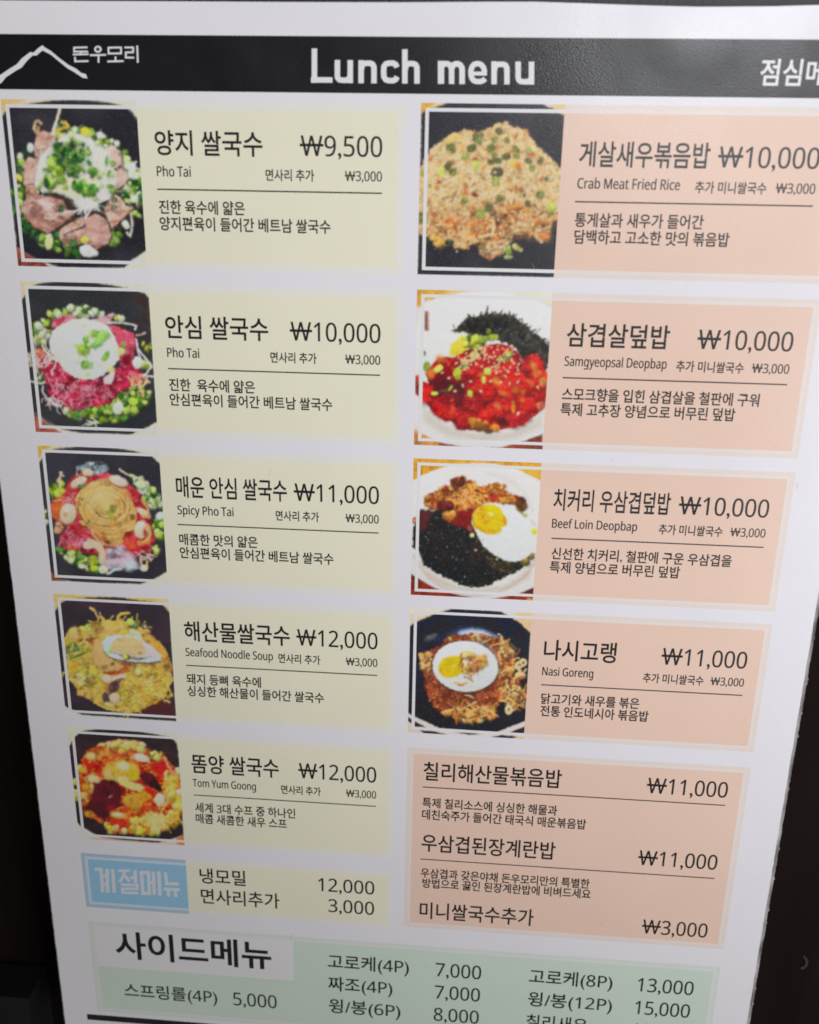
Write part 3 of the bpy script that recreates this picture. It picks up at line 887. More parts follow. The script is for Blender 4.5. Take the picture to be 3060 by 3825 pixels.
def dish_seafood(p):
    p.poly([(30, 75), (560, 110), (1100, 150), (1600, 160), (1600, 250), (300, 165), (90, 300), (50, 280)], (222, 182, 96), 16, tex=[((228, 206, 150), 300, 80, .4, .7)])
    p.poly([(75, 330), (110, 290), (150, 225), (220, 178), (560, 140), (760, 136), (960, 145), (1110, 172), (1440, 218), (1530, 270), (1570, 340), (1600, 900), (1625, 1300), (1648, 1665),
            (1645, 1740), (1560, 1735), (900, 1690), (420, 1655), (300, 1590), (240, 1560), (205, 1530), (150, 1000)], (42, 36, 42), 12,
           tex=[((56, 40, 48), 300, 200, .5, .75)])
    p.poly([(1100, 1640), (1560, 1350), (1640, 1600), (1630, 1670)], (70, 34, 38), 50, 10)
    p.poly([(240, 1590), (430, 1655), (420, 1690), (230, 1680)], (206, 200, 196), 16)
    p.poly([(1440, 215), (1560, 300), (1570, 345), (1500, 262)], (206, 176, 140), 16)
    p.line([(540, 143), (760, 138), (1000, 150)], 10, (130, 100, 60), al=.7)
    mass = [(195, 680), (260, 560), (400, 540), (540, 480), (700, 430), (860, 440), (1000, 455), (1140, 490), (1280, 600), (1420, 700), (1530, 860), (1590, 1030), (1610, 1210), (1570, 1280), (1520, 1400), (1320, 1540),
            (1240, 1580), (1060, 1640), (780, 1600), (640, 1530), (500, 1450), (380, 1390), (330, 1290), (250, 1180), (230, 960)]
    p.poly(mass, (190, 150, 74), 14, 30, 70, [((214, 178, 96), 110, 90, .45, .62), ((146, 96, 46), 80, 60, .52, .72), ((160, 140, 66), 150, 150, .5, .7)])
    p.hairs([(540, 480), (860, 440), (1140, 490), (1280, 600), (1000, 640), (600, 620)], 60, [(222, 186, 110), (200, 150, 70), (180, 160, 70), (226, 200, 130)], (70, 180), (12, 24), .4, al=.7)
    p.bits([(400, 540), (560, 480), (520, 640), (410, 650)], 12, [(150, 150, 60), (120, 130, 60), (190, 180, 80)], 26, 50, shade=.75)
    p.ell(330, 610, 66, 84, (222, 190, 116), 15, 30, 12)
    p.poly([(380, 690), (520, 660), (640, 655), (560, 730), (460, 730)], (120, 62, 36), 30, 15)
    p.line([(410, 650), (520, 590), (740, 590)], 44, (214, 160, 96), 26)
    leaf = [((212, 184, 84), 70, 60, .42, .62), ((150, 126, 52), 70, 80, .52, .72), ((226, 206, 136), 60, 50, .62, .78)]
    p.poly([(300, 720), (510, 740), (560, 860), (480, 960), (330, 920), (230, 900)], (192, 170, 76), 24, 25, 60, leaf)
    p.bits([(230, 760), (330, 740), (480, 810), (430, 900), (290, 940)], 26, [(96, 110, 50), (70, 90, 50), (120, 130, 56)], 22, 46, shade=.8)
    p.poly([(250, 1000), (420, 960), (560, 1000), (640, 1100), (720, 1160), (680, 1290), (520, 1330), (380, 1280), (280, 1200)], (194, 166, 74), 24, 25, 60, leaf)
    p.poly([(270, 1190), (380, 1120), (470, 1140), (480, 1260), (420, 1290)], (228, 222, 150), 40, 15)
    p.poly([(250, 1010), (420, 970), (400, 1090), (270, 1150)], (220, 166, 56), 50, 15, al=.7)
    p.bits([(480, 1080), (560, 1100), (600, 1250), (520, 1260)], 7, [(130, 134, 50), (150, 150, 60)], 24, 40, shade=.9)
    p.poly([(1000, 1180), (1120, 1100), (1200, 1130), (1290, 1060), (1420, 1090), (1520, 1180), (1560, 1270), (1500, 1420), (1300, 1540), (1220, 1580), (1050, 1640), (960, 1620), (900, 1480), (930, 1330)], (196, 162, 68), 24, 28, 60, leaf)
    p.poly([(1180, 1240), (1300, 1180), (1390, 1290), (1330, 1380), (1230, 1350)], (230, 222, 140), 60, 15, al=.8)
    p.poly([(1150, 1260), (1230, 1400), (1500, 1440), (1300, 1540), (1180, 1420)], (206, 140, 46), 50, 15, al=.65)
    p.hairs([(1000, 1200), (1200, 1120), (1480, 1200), (1500, 1420), (1260, 1560), (1000, 1600)], 60, [(226, 204, 126), (210, 178, 90), (160, 120, 46), (206, 150, 64)], (80, 170), (14, 28), .4, al=.55)
    p.poly([(1290, 640), (1440, 720), (1560, 900), (1600, 1060), (1540, 1150), (1480, 960), (1380, 800)], (204, 156, 70), 24, 20, 60, [((170, 112, 48), 60, 90, .5, .7)])
    p.poly([(540, 830), (600, 700), (720, 700), (720, 900), (840, 970), (1050, 1040), (940, 1090), (800, 1105), (680, 1080), (600, 980)], (212, 168, 106), 24, 12, 70, [((224, 186, 130), 90, 90, .4, .7)])
    p.poly([(700, 1110), (940, 1080), (1000, 1030), (1020, 1060), (900, 1140), (760, 1140)], (150, 60, 34), 26, 8)
    p.poly([(920, 1060), (1060, 1030), (1040, 1100), (940, 1130)], (214, 120, 56), 30, 8)
    p.ell(830, 1000, 30, 26, (110, 92, 56), 10, 16, pw=3)
    p.poly([(700, 1190), (760, 1150), (860, 1180), (900, 1280), (820, 1370), (700, 1320)], (196, 140, 60), 30, 12, al=.8)
    p.poly([(840, 960), (1150, 990), (1140, 1040), (960, 1020)], (140, 76, 56), 30, 8, al=.8)
    for x, y in p.spots(mass, 46):
        if not (650 < x < 1480 and 600 < y < 1010):
            p.ell(x, y, p.r.uniform(24, 60), p.r.uniform(14, 34), p.jit(p.r.choice([(96, 62, 34), (120, 78, 40), (84, 66, 36), (136, 70, 36)]), 10), p.r.uniform(0, 180), 40, 14, al=.6)
    for k in range(70):
        x, y = p.spots([(240, 760), (560, 720), (640, 1120), (960, 1240), (1200, 1060), (1560, 1180), (1500, 1420), (1200, 1580), (960, 1600), (860, 1420), (420, 1300), (250, 1150)], 1)[0]
        g = p.r.uniform(0, 6.28)
        q = [(x, y)]
        for i in range(6):
            g += p.r.uniform(-1.1, 1.1)
            x, y = x + 24 * math.cos(g), y + 24 * math.sin(g)
            q.append((x, y))
        p.line(q, p.r.uniform(12, 26), p.jit(p.r.choice([(226, 206, 96), (214, 196, 84), (232, 218, 140), (206, 176, 70)]), 10), 16, al=.75)
        p.line([(a_ + 6, b_ + 18) for a_, b_ in q], 14, (130, 96, 40), 22, al=.45)
    shell = [(700, 720), (760, 650), (880, 625), (1040, 640), (1180, 680), (1320, 760), (1460, 900), (1450, 955), (1300, 985), (1100, 975), (900, 945), (780, 900), (710, 820)]
    p.poly([(x, y + 24) for x, y in shell], (84, 74, 60), 24, 6, al=.8)
    p.poly(shell, (200, 205, 204), 14, 5, 60, [((184, 194, 198), 90, 90, .4, .7)])
    p.poly([(1230, 740), (1330, 780), (1440, 900), (1340, 950), (1240, 860)], (176, 156, 160), 40, 8)
    p.poly([(780, 900), (1000, 950), (1300, 980), (1450, 950), (1300, 945), (1000, 920), (820, 860)], (206, 200, 206), 20)
    p.poly([(830, 850), (960, 880), (1150, 920), (1330, 910), (1180, 960), (950, 915)], (120, 80, 60), 30, 8, al=.85)
    p.poly([(800, 800), (850, 690), (960, 650), (1120, 660), (1210, 700), (1260, 800), (1270, 890), (1150, 900), (980, 870), (860, 840)], (216, 184, 132), 18, 8, 60, [((226, 198, 146), 200, 40, .42, .62), ((190, 150, 100), 160, 30, .58, .75)])
    p.bits([(980, 880), (1090, 890), (1080, 920), (1000, 920)], 5, [(190, 170, 90), (150, 130, 60)], 20, 34)
    p.ell(800, 835, 32, 38, (150, 160, 80), 0, 16)
    p.ell(905, 685, 34, 14, (170, 132, 90), 5, 14)
    p.ell(1190, 860, 22, 14, (140, 106, 70), 0, 12)
    p.line([(960, 640), (1100, 645), (1190, 680)], 34, (212, 222, 206), 20)
    p.line([(1080, 570), (1150, 610), (1180, 660)], 60, (208, 214, 176), 26)
    p.ell(970, 600, 44, 40, (186, 164, 70), 10, 24)
    p.ell(760, 1190, 60, 44, (196, 176, 170), 10, 24)
    p.line([(840, 1190), (980, 1150)], 44, (206, 186, 176), 22)
    p.poly([(850, 1220), (960, 1180), (920, 1260), (900, 1340), (790, 1400), (770, 1270)], (88, 60, 62), 26, 12, 50, [((120, 84, 84), 50, 50, .45, .7)])
    p.poly([(680, 1420), (730, 1360), (790, 1390), (800, 1500), (720, 1510)], (70, 56, 62), 20, 10)
    p.ell(860, 1440, 66, 62, (196, 172, 146), 15, 26)
    p.ell(790, 1530, 70, 28, (214, 190, 120), 15, 20)
    p.line([(640, 1520), (760, 1580), (900, 1590), (1010, 1560)], 22, (216, 184, 100), 14)
    p.ell(860, 1535, 16, 18, (110, 84, 50), 0, 14)
    p.line([(540, 275), (600, 320), (640, 400)], 26, (206, 164, 120), 12)
    p.ell(575, 300, 44, 18, (206, 170, 110), 35, 12)
    p.line([(640, 440), (655, 395), (690, 385), (720, 430)], 20, (206, 160, 84), 12)
    p.line([(890, 445), (905, 385), (940, 350), (1040, 345)], 30, (214, 176, 84), 12)
    p.ell(980, 352, 58, 15, (220, 190, 96), -4, 12)
    p.bits([(1040, 440), (1130, 470), (1190, 540), (1080, 520)], 10, [(90, 110, 60), (150, 160, 70), (70, 84, 66)], 24, 44)
    p.ell(1240, 510, 40, 42, (96, 82, 66), 0, 14)
    p.ell(1248, 520, 16, 18, (196, 180, 150), 0, 12)
    p.ell(1275, 580, 50, 30, (190, 146, 96), 20, 18)
    p.poly([(195, 690), (260, 680), (260, 760), (215, 800)], (206, 160, 70), 20)
    p.ell(1160, 1100, 40, 44, (226, 210, 150), 0, 30)


def dish_tomyum(p):
    p.poly([(50, 30), (330, 60), (160, 150), (150, 260), (60, 260)], (226, 214, 176), 30)
    p.poly([(350, 1460), (1590, 1560), (1590, 1590), (420, 1530)], (206, 130, 90), 50, al=.5)
    p.poly([(1480, 1490), (1575, 1440), (1590, 1590), (1480, 1560)], (206, 120, 62), 20)
    p.poly([(90, 310), (130, 250), (165, 190), (210, 140), (300, 98), (480, 80), (760, 92), (960, 110), (1180, 140), (1410, 192), (1490, 260), (1520, 520), (1545, 900), (1572, 1440),
            (1460, 1490), (1340, 1520), (1250, 1545), (800, 1510), (520, 1480), (410, 1430), (290, 1355), (240, 1330), (195, 1280), (150, 900)], (36, 26, 30), 14,
           tex=[((50, 32, 36), 300, 200, .5, .75)])
    p.poly([(220, 1330), (290, 1360), (410, 1435), (560, 1485), (350, 1470)], (206, 200, 196), 16)
    p.poly([(1410, 190), (1490, 255), (1500, 300), (1460, 230)], (170, 130, 130), 20, al=.8)
    mass = [(220, 620), (270, 480), (330, 360), (480, 280), (640, 235), (840, 225), (1000, 250), (1120, 340), (1300, 400), (1420, 540), (1530, 640), (1550, 900), (1555, 1180), (1480, 1280),
            (1280, 1410), (1100, 1430), (820, 1430), (640, 1370), (560, 1330), (400, 1230), (290, 1160), (240, 960)]
    p.poly(mass, (186, 62, 26), 24, 24, 60, [((150, 24, 18), 100, 80, .42, .6), ((216, 120, 44), 80, 60, .52, .66), ((226, 176, 80), 60, 50, .62, .75)])
    p.poly([(300, 500), (520, 520), (500, 660), (420, 600), (250, 700), (240, 560)], (166, 26, 18), 50, 20, al=.8)
    p.poly([(880, 300), (1020, 280), (1060, 380), (920, 380)], (160, 30, 20), 30, 12)
    p.poly([(1150, 520), (1330, 480), (1400, 640), (1280, 700), (1120, 580)], (160, 24, 22), 50, 15)
    p.bits([(460, 280), (620, 240), (840, 225), (1040, 260), (1100, 350), (700, 380), (480, 340)], 46, [(222, 200, 130), (206, 170, 84), (200, 190, 90), (170, 70, 40), (226, 216, 160)], 22, 44, shade=.7)
    p.line([(470, 290), (640, 248), (860, 238), (1040, 290)], 26, (222, 190, 140), 22, al=.8)
    p.bits([(1150, 380), (1300, 390), (1310, 460), (1180, 450)], 8, [(206, 190, 110), (190, 170, 80)], 26, 44)
    p.bits([(220, 560), (330, 560), (440, 960), (260, 980), (230, 800)], 24, [(226, 160, 60), (206, 100, 40), (226, 196, 120)], 20, 44, shade=.8)
    p.bits([(1350, 640), (1540, 640), (1550, 1150), (1380, 1000), (1300, 760)], 50, [(206, 190, 80), (190, 160, 60), (222, 206, 120), (206, 120, 50), (150, 130, 40)], 24, 48, shade=.75)
    p.bits([(820, 1240), (1200, 1180), (1500, 1160), (1480, 1290), (1260, 1410), (860, 1430)], 70, [(206, 180, 70), (190, 140, 50), (222, 200, 110), (214, 120, 40), (176, 170, 60)], 26, 52, shade=.75)
    p.poly([(1100, 1180), (1240, 1160), (1340, 1230), (1300, 1380), (1130, 1340)], (206, 190, 130), 70, 20, al=.7)
    p.hairs([(1080, 1180), (1540, 1150), (1460, 1300), (1240, 1400), (1080, 1360)], 50, [(222, 206, 120), (196, 170, 70), (226, 214, 160), (170, 130, 40)], (60, 150), (9, 18), .4, al=.7)
    p.poly([(520, 620), (600, 500), (760, 470), (930, 520), (1000, 620), (980, 760), (860, 740), (700, 760), (600, 740)], (222, 176, 66), 40, 20, 70, [((232, 200, 110), 90, 70, .42, .65), ((190, 130, 40), 60, 60, .58, .75)])
    p.poly([(820, 600), (980, 560), (1000, 720), (880, 740)], (206, 176, 40), 50, 15)
    p.poly([(540, 640), (620, 560), (640, 700), (560, 730)], (228, 196, 130), 40, 10)
    p.poly([(730, 690), (840, 690), (880, 760), (1010, 790), (1070, 840), (1010, 890), (900, 860), (760, 800), (720, 750)], (226, 204, 130), 24, 10, 60, [((216, 206, 130), 70, 70, .4, .7)])
    p.ell(800, 560, 76, 48, (236, 222, 180), 15, 30)
    p.ell(420, 720, 84, 50, (236, 214, 160), 20, 30, 10)
    p.ell(385, 430, 62, 50, (230, 206, 130), 10, 26, 8)
    p.line(arc(560, 450, 80, 60, 170, 350, 8), 56, (222, 160, 70), 26)
    p.ell(1030, 450, 105, 48, (236, 222, 200), 14, 22, 6)
    p.poly([(600, 380), (860, 400), (900, 440), (640, 470)], (196, 84, 40), 40, 15, al=.7)
    dark = [((84, 20, 32), 90, 70, .45, .65), ((40, 14, 18), 110, 110, .5, .7)]
    p.poly([(380, 940), (440, 790), (540, 730), (680, 745), (760, 820), (780, 920), (770, 1030), (820, 1070), (680, 1110), (640, 1140), (590, 1180), (500, 1140), (440, 1060), (350, 1060)], (78, 18, 26), 22, 14, 60, dark)
    p.poly([(360, 1020), (560, 1060), (640, 1180), (560, 1270), (420, 1190), (270, 1100)], (64, 18, 24), 40, 15)
    p.ell(635, 950, 30, 14, (190, 120, 140), -30, 20, al=.8)
    p.ell(640, 1090, 60, 40, (120, 20, 40), -30, 50, al=.7)
    p.poly([(1000, 680), (1040, 640), (1120, 630), (1200, 680), (1260, 780), (1300, 870), (1270, 900), (1180, 850), (1060, 780)], (72, 20, 26), 20, 8, 60, dark)
    p.poly([(1080, 830), (1200, 870), (1240, 910), (1130, 900)], (160, 24, 22), 26, 8)
    p.poly([(790, 960), (900, 920), (1080, 880), (1170, 960), (1060, 1020), (1000, 1130), (900, 1110), (800, 1040)], (220, 150, 44), 22, 8, 60, [((230, 176, 70), 90, 90, .4, .7)])
    p.ell(890, 985, 14, 14, (140, 80, 30), 0, 14)
    p.ell(1015, 985, 16, 16, (140, 80, 30), 0, 14)
    p.ell(1265, 990, 68, 80, (230, 210, 180), 5, 20, 6)
    p.line(arc(1310, 980, 62, 84, -70, 80, 8), 40, (226, 176, 110), 20)
    p.ell(735, 1195, 100, 38, (232, 190, 90), 5, 30, 8)
    p.ell(730, 1185, 60, 20, (240, 226, 180), 5, 24)
    p.poly([(640, 1250), (860, 1240), (900, 1330), (700, 1340)], (176, 36, 24), 50, 20, al=.7)
    p.bits([(560, 1300), (780, 1360), (860, 1420), (640, 1390)], 12, [(230, 220, 170), (214, 190, 80), (216, 130, 50)], 26, 46, shade=.75)
    p.ell(365, 1180, 70, 44, (214, 130, 44), 15, 26, 10)
    p.ell(330, 1175, 26, 28, (230, 176, 70), 0, 20)
    p.ell(280, 940, 40, 46, (232, 196, 110), 0, 24)
    p.ell(262, 605, 40, 34, (228, 180, 60), 0, 20)
    p.line([(1335, 465), (1380, 570), (1450, 650), (1510, 700)], 30, (216, 150, 120), 14)
    p.line([(1140, 1350), (1090, 1400), (1040, 1465)], 22, (190, 120, 60), 14)
    p.ell(1500, 610, 36, 38, (220, 214, 160), 0, 20)
    p.ell(1520, 890, 44, 34, (232, 226, 200), 0, 20)
    p.bits([(140, 750), (180, 750), (210, 1010), (170, 1010)], 10, [(206, 190, 80), (190, 176, 70), (222, 210, 140)], 22, 36)


def dish_fried_rice(p):
    p.poly([(70, 50), (290, 50), (250, 110), (100, 190), (70, 190)], (236, 178, 84), 14)
    p.poly([(250, 60), (400, 60), (270, 110), (180, 150)], (232, 206, 160), 30)
    p.poly([(1480, 70), (1700, 80), (1680, 230), (1500, 130)], (234, 200, 150), 24)
    p.poly([(96, 185), (150, 150), (270, 108), (385, 64), (900, 68), (1390, 78), (1515, 130), (1590, 178), (1648, 210), (1610, 800), (1580, 1320), (1545, 1855), (1535, 1945), (900, 1930),
            (55, 1915), (80, 1000)], (38, 37, 46), 12, tex=[((50, 50, 58), 400, 400, .4, .7)])
    mass = [(60, 790), (130, 690), (200, 560), (300, 490), (420, 410), (600, 362), (720, 390), (900, 310), (1000, 265), (1090, 320), (1220, 350), (1270, 450), (1390, 580), (1500, 680), (1610, 790), (1620, 1320),
            (1500, 1330), (1480, 1520), (1390, 1560), (1300, 1490), (1080, 1480), (1060, 1560), (980, 1680), (830, 1750), (730, 1680), (740, 1560), (620, 1600), (560, 1650), (430, 1600), (280, 1600), (180, 1500), (60, 1480)]
    p.poly(mass, (214, 184, 134), 14, 26, 50, [((228, 206, 160), 60, 50, .42, .6), ((192, 150, 98), 70, 60, .58, .75)])
    p.poly([(160, 1250), (500, 1200), (900, 1080), (1250, 1180), (1500, 1320), (1470, 1520), (1050, 1480), (800, 1560), (300, 1500), (150, 1420)], (190, 134, 78), 140, 40, al=.5)
    p.poly([(640, 1430), (800, 1440), (860, 1250), (960, 1330), (960, 1480), (1060, 1480), (1060, 1560), (780, 1560), (640, 1530)], (110, 56, 40), 50, 25, 60)
    rice = [(230, 208, 164), (222, 192, 142), (234, 218, 182), (206, 170, 118), (228, 200, 146), (216, 180, 126), (236, 224, 196), (190, 150, 102)]
    for x, y in p.spots(mass, 2300):
        b = 0.0 if y < 1100 else min(1, (y - 1100) / 350)
        col = p.jit(p.r.choice(rice), 12)
        if p.r.random() < b * .55:
            col = p.jit((200, 136, 70), 16)
        g = p.r.uniform(0, 180)
        l_ = p.r.uniform(12, 25)
        p.ell(x + 4, y + 8, l_, 9, tuple(v * .68 for v in col), g, 12, al=.4)
        p.ell(x, y, l_, p.r.uniform(6, 9), col, g, 8, al=.85)
    p.bits(mass, 60, [(196, 120, 60), (170, 90, 50), (214, 160, 80)], 12, 30, (.3, .7), 2, .7)
    p.bits([(160, 1300), (600, 1240), (1100, 1180), (1480, 1330), (1460, 1520), (700, 1560), (200, 1480)], 70, [(120, 70, 42), (150, 92, 54), (210, 150, 90), (224, 180, 126)], 10, 26, (.3, .8), 2, .5)
    p.ell(430, 460, 70, 40, (206, 186, 90), -25, 50, al=.7)
    p.ell(1110, 740, 60, 44, (222, 190, 70), 10, 40, al=.8)
    p.poly([(980, 1180), (1180, 1140), (1210, 1210), (1020, 1230)], (206, 144, 74), 30, 12)
    p.line([(1010, 1225), (1180, 1205)], 16, (160, 84, 44), 16)
    for x, y in ((560, 1035), (1290, 620), (1215, 385), (230, 1270), (420, 1330), (1420, 1490), (900, 1560), (680, 1370), (1360, 1340), (1150, 760)):
        p.ell(x, y, p.r.uniform(30, 60), p.r.uniform(24, 40), p.jit((206, 130, 66), 16), p.r.uniform(0, 180), 22, 10, al=.8)
    p.ell(670, 1055, 34, 24, (140, 50, 40), 20, 14)
    p.ell(1205, 1070, 14, 14, (130, 60, 44), 0, 10)
    p.poly([(860, 1310), (960, 1370), (900, 1400)], (130, 50, 38), 26, 10)
    grn = [(122, 124, 66), (134, 138, 74), (106, 110, 60), (146, 152, 84)]
    for x, y, a_, b_, g in ((410, 540, 52, 40, -20), (440, 570, 34, 40, 0), (640, 552, 56, 40, -25), (570, 640, 46, 44, 20), (680, 430, 34, 50, 20), (712, 488, 34, 30, 45), (740, 405, 26, 26, 0), (845, 550, 48, 42, -30),
                            (885, 460, 34, 44, 20), (930, 370, 38, 40, 5), (1015, 470, 32, 34, 0), (1110, 560, 46, 30, 30), (1250, 575, 34, 30, 0), (1120, 640, 42, 32, 0), (1010, 640, 44, 34, -15), (880, 625, 34, 34, 40),
                            (842, 702, 36, 26, 0), (920, 690, 42, 30, 0), (1245, 692, 38, 30, 0), (1380, 690, 28, 46, 15), (1290, 765, 34, 34, 0), (385, 740, 34, 50, 30), (435, 808, 42, 42, 0), (1442, 885, 26, 24, 0),
                            (560, 1112, 34, 42, 10), (735, 1255, 56, 50, 25), (815, 1195, 46, 42, 0), (940, 1090, 44, 40, 0), (1375, 1050, 44, 48, 10), (1245, 1150, 34, 32, 0), (110, 820, 34, 40, 0), (90, 1310, 26, 60, 0), (190, 960, 18, 16, 0)):
        c_ = p.jit(p.r.choice(grn), 8)
        p.ell(x + 5, y + 12, a_, b_, (126, 96, 60), g, 18, al=.6)
        p.ell(x, y, a_, b_, c_, g, 10, pw=2.6)
        if p.r.random() < .55:
            p.ell(x - 3, y - 4, a_ * .45, b_ * .4, tuple(v * .7 for v in c_), g, 12)
            p.ell(x + 4, y + 2, a_ * .2, b_ * .2, (176, 172, 120), g, 10)
    p.ell(912, 815, 66, 52, (92, 84, 64), 0, 12, pw=2.6)
    p.ell(890, 815, 16, 12, (190, 176, 146), 0, 8)
    p.poly([(858, 870), (940, 870), (938, 965), (862, 965)], (140, 150, 74), 12)
    p.poly([(880, 870), (912, 870), (910, 965), (884, 965)], (164, 174, 92), 16)
    for x, y, a_, b_ in ((690, 740, 34, 48), (315, 810, 40, 46), (1490, 1195, 44, 50)):
        p.ell(x, y, a_, b_, (186, 196, 96), 0, 16, pw=3)
    p.poly([(1000, 1600), (1055, 1600), (1068, 1690), (1010, 1700)], (150, 170, 84), 12)
    p.ell(1030, 1725, 44, 22, (170, 176, 120), 0, 12)
    p.poly([(1070, 1590), (1110, 1580), (1185, 1640), (1180, 1670), (1090, 1640)], (176, 170, 110), 12)
    p.ell(575, 1510, 40, 34, (214, 180, 70), -20, 16)
    p.bits([(210, 1520), (340, 1540), (330, 1600), (260, 1590)], 9, [(222, 180, 90), (206, 160, 80)], 26, 44)
    p.bits([(740, 1560), (1040, 1540), (960, 1680), (820, 1740)], 70, [(222, 188, 140), (206, 160, 110), (232, 210, 176), (170, 116, 74)], 12, 28, (.3, .8))
    p.hairs([(340, 1470), (640, 1480), (600, 1560), (440, 1560)], 20, [(222, 186, 140), (206, 160, 110)], (70, 150), (14, 24), .3)
    p.line([(720, 1510), (860, 1480), (880, 1400), (870, 1340)], 34, (222, 190, 140), 16)
    p.bits([(350, 1560), (430, 1560), (420, 1600), (360, 1600)], 4, [(44, 60, 40)], 26, 40)
    p.ell(480, 1665, 12, 9, (214, 196, 170), 0, 8)


def dish_pork(p):
    p.poly([(60, 50), (760, 60), (330, 160), (160, 200), (135, 255), (60, 260)], (226, 174, 70), 14)
    p.poly([(480, 70), (760, 70), (330, 170), (240, 190)], (226, 206, 160), 40, al=.7)
    p.poly([(1050, 90), (1700, 110), (1680, 260), (1440, 190)], (218, 220, 190), 50, al=.8)
    p.poly([(30, 1650), (90, 1650), (330, 1780), (420, 1830), (30, 1840)], (190, 132, 74), 16)
    p.poly([(330, 1780), (1060, 1840), (1500, 1690), (1510, 1890), (330, 1880)], (130, 66, 48), 14)
    bowl = [(40, 900), (80, 500), (135, 260), (250, 180), (600, 92), (1000, 92), (1400, 170), (1640, 300), (1640, 900), (1570, 1400), (1520, 1690), (1300, 1775), (1050, 1845), (800, 1855), (560, 1835), (340, 1790), (110, 1680), (40, 1500)]
    p.poly(bowl, (206, 206, 208), 14, tex=[((214, 214, 216), 500, 300, .4, .7)])
    p.poly([(140, 1350), (300, 1520), (520, 1640), (800, 1690), (1100, 1680), (1400, 1560), (1530, 1400), (1500, 1620), (1200, 1760), (800, 1790), (400, 1720), (150, 1560)], (190, 182, 174), 70, al=.8)
    p.poly([(168, 310), (215, 310), (220, 530), (170, 530)], (140, 90, 70), 24)
    p.line([(255, 585), (290, 625)], 16, (160, 152, 136), 14)
    p.poly([(60, 1030), (110, 1030), (110, 1280), (65, 1240)], (160, 52, 36), 20)
    sea = [(480, 540), (590, 450), (660, 380), (760, 370), (900, 330), (1060, 340), (1180, 380), (1300, 460), (1430, 560), (1540, 650), (1590, 720), (1570, 1000), (1460, 900), (1280, 900), (1220, 740), (1060, 660), (860, 600), (640, 570)]
    p.poly(sea, (40, 38, 36), 14, 30, 40, [((64, 60, 48), 60, 60, .5, .7), ((24, 24, 28), 120, 120, .45, .6)])
    for x, y in p.spots(sea, 130):
        g = p.r.uniform(-120, -20)
        l_ = p.r.uniform(40, 90)
        p.line([(x, y), (x + l_ * math.cos(math.radians(g)), y + l_ * math.sin(math.radians(g)))], p.r.uniform(8, 16), p.r.choice([(30, 30, 30), (58, 54, 40), (76, 72, 48), (44, 42, 42)]), 8)
    for q in ([(860, 370), (890, 250)], [(1010, 370), (1050, 300)], [(1130, 400), (1180, 340)], [(700, 390), (670, 350)], [(800, 380), (810, 320)], [(1200, 420), (1260, 400)], [(560, 520), (480, 535)], [(620, 470), (590, 440)], [(1360, 540), (1430, 520)], [(1480, 640), (1540, 620)]):
        p.line(q, 34, (62, 58, 44), 10, taper=.5)
    p.hairs([(900, 480), (1400, 560), (1560, 860), (1300, 700)], 26, [(110, 110, 112), (84, 84, 84)], (16, 40), (6, 10), .4, al=.7)
    p.poly([(120, 640), (300, 560), (480, 560), (700, 570), (860, 600), (640, 760), (460, 830), (320, 850), (220, 960), (160, 1080), (90, 1000)], (216, 220, 218), 20, 8)
    p.poly([(440, 800), (470, 680), (580, 590), (720, 580), (850, 610), (760, 720), (600, 790), (500, 830)], (214, 200, 60), 30, 14, 60, [((226, 214, 84), 80, 80, .4, .7), ((190, 166, 40), 60, 60, .6, .8)])
    meat = [(180, 1010), (240, 930), (310, 840), (400, 820), (500, 830), (620, 760), (760, 700), (960, 670), (1110, 690), (1210, 760), (1270, 900), (1330, 830), (1400, 800), (1480, 860), (1540, 960), (1560, 1100), (1550, 1280), (1530, 1400), (1440, 1480),
            (1300, 1570), (1180, 1620), (1000, 1650), (760, 1660), (540, 1650), (510, 1570), (380, 1550), (290, 1480), (200, 1370), (140, 1290), (140, 1100), (200, 1100)]
    p.poly(meat, (168, 28, 30), 14, 12, 60, [((196, 40, 30), 110, 90, .44, .6), ((110, 22, 36), 120, 110, .52, .68), ((222, 80, 44), 70, 50, .66, .8)])
    p.poly([(210, 1120), (420, 1040), (600, 1080), (660, 1200), (620, 1420), (500, 1420), (330, 1290), (250, 1280)], (84, 22, 34), 70, 30, al=.85)
    p.poly([(400, 870), (500, 850), (640, 940), (560, 1050), (420, 1060), (300, 1060)], (120, 22, 38), 60, 20, al=.7)
    def lobe(x, y, a_, b_, g, c_):
        p.ell(x + 6, y + 20, a_, b_, (90, 16, 24), g, 50, 12, al=.75)
        p.ell(x, y, a_, b_, c_, g, 30, 14, 60, [((226, 74, 40), 60, 50, .58, .76), ((150, 20, 30), 80, 70, .52, .7)])
        p.ell(x - a_ * .15, y - b_ * .3, a_ * .5, b_ * .25, tuple(min(255, v + 26) for v in c_), g, 40, al=.5)
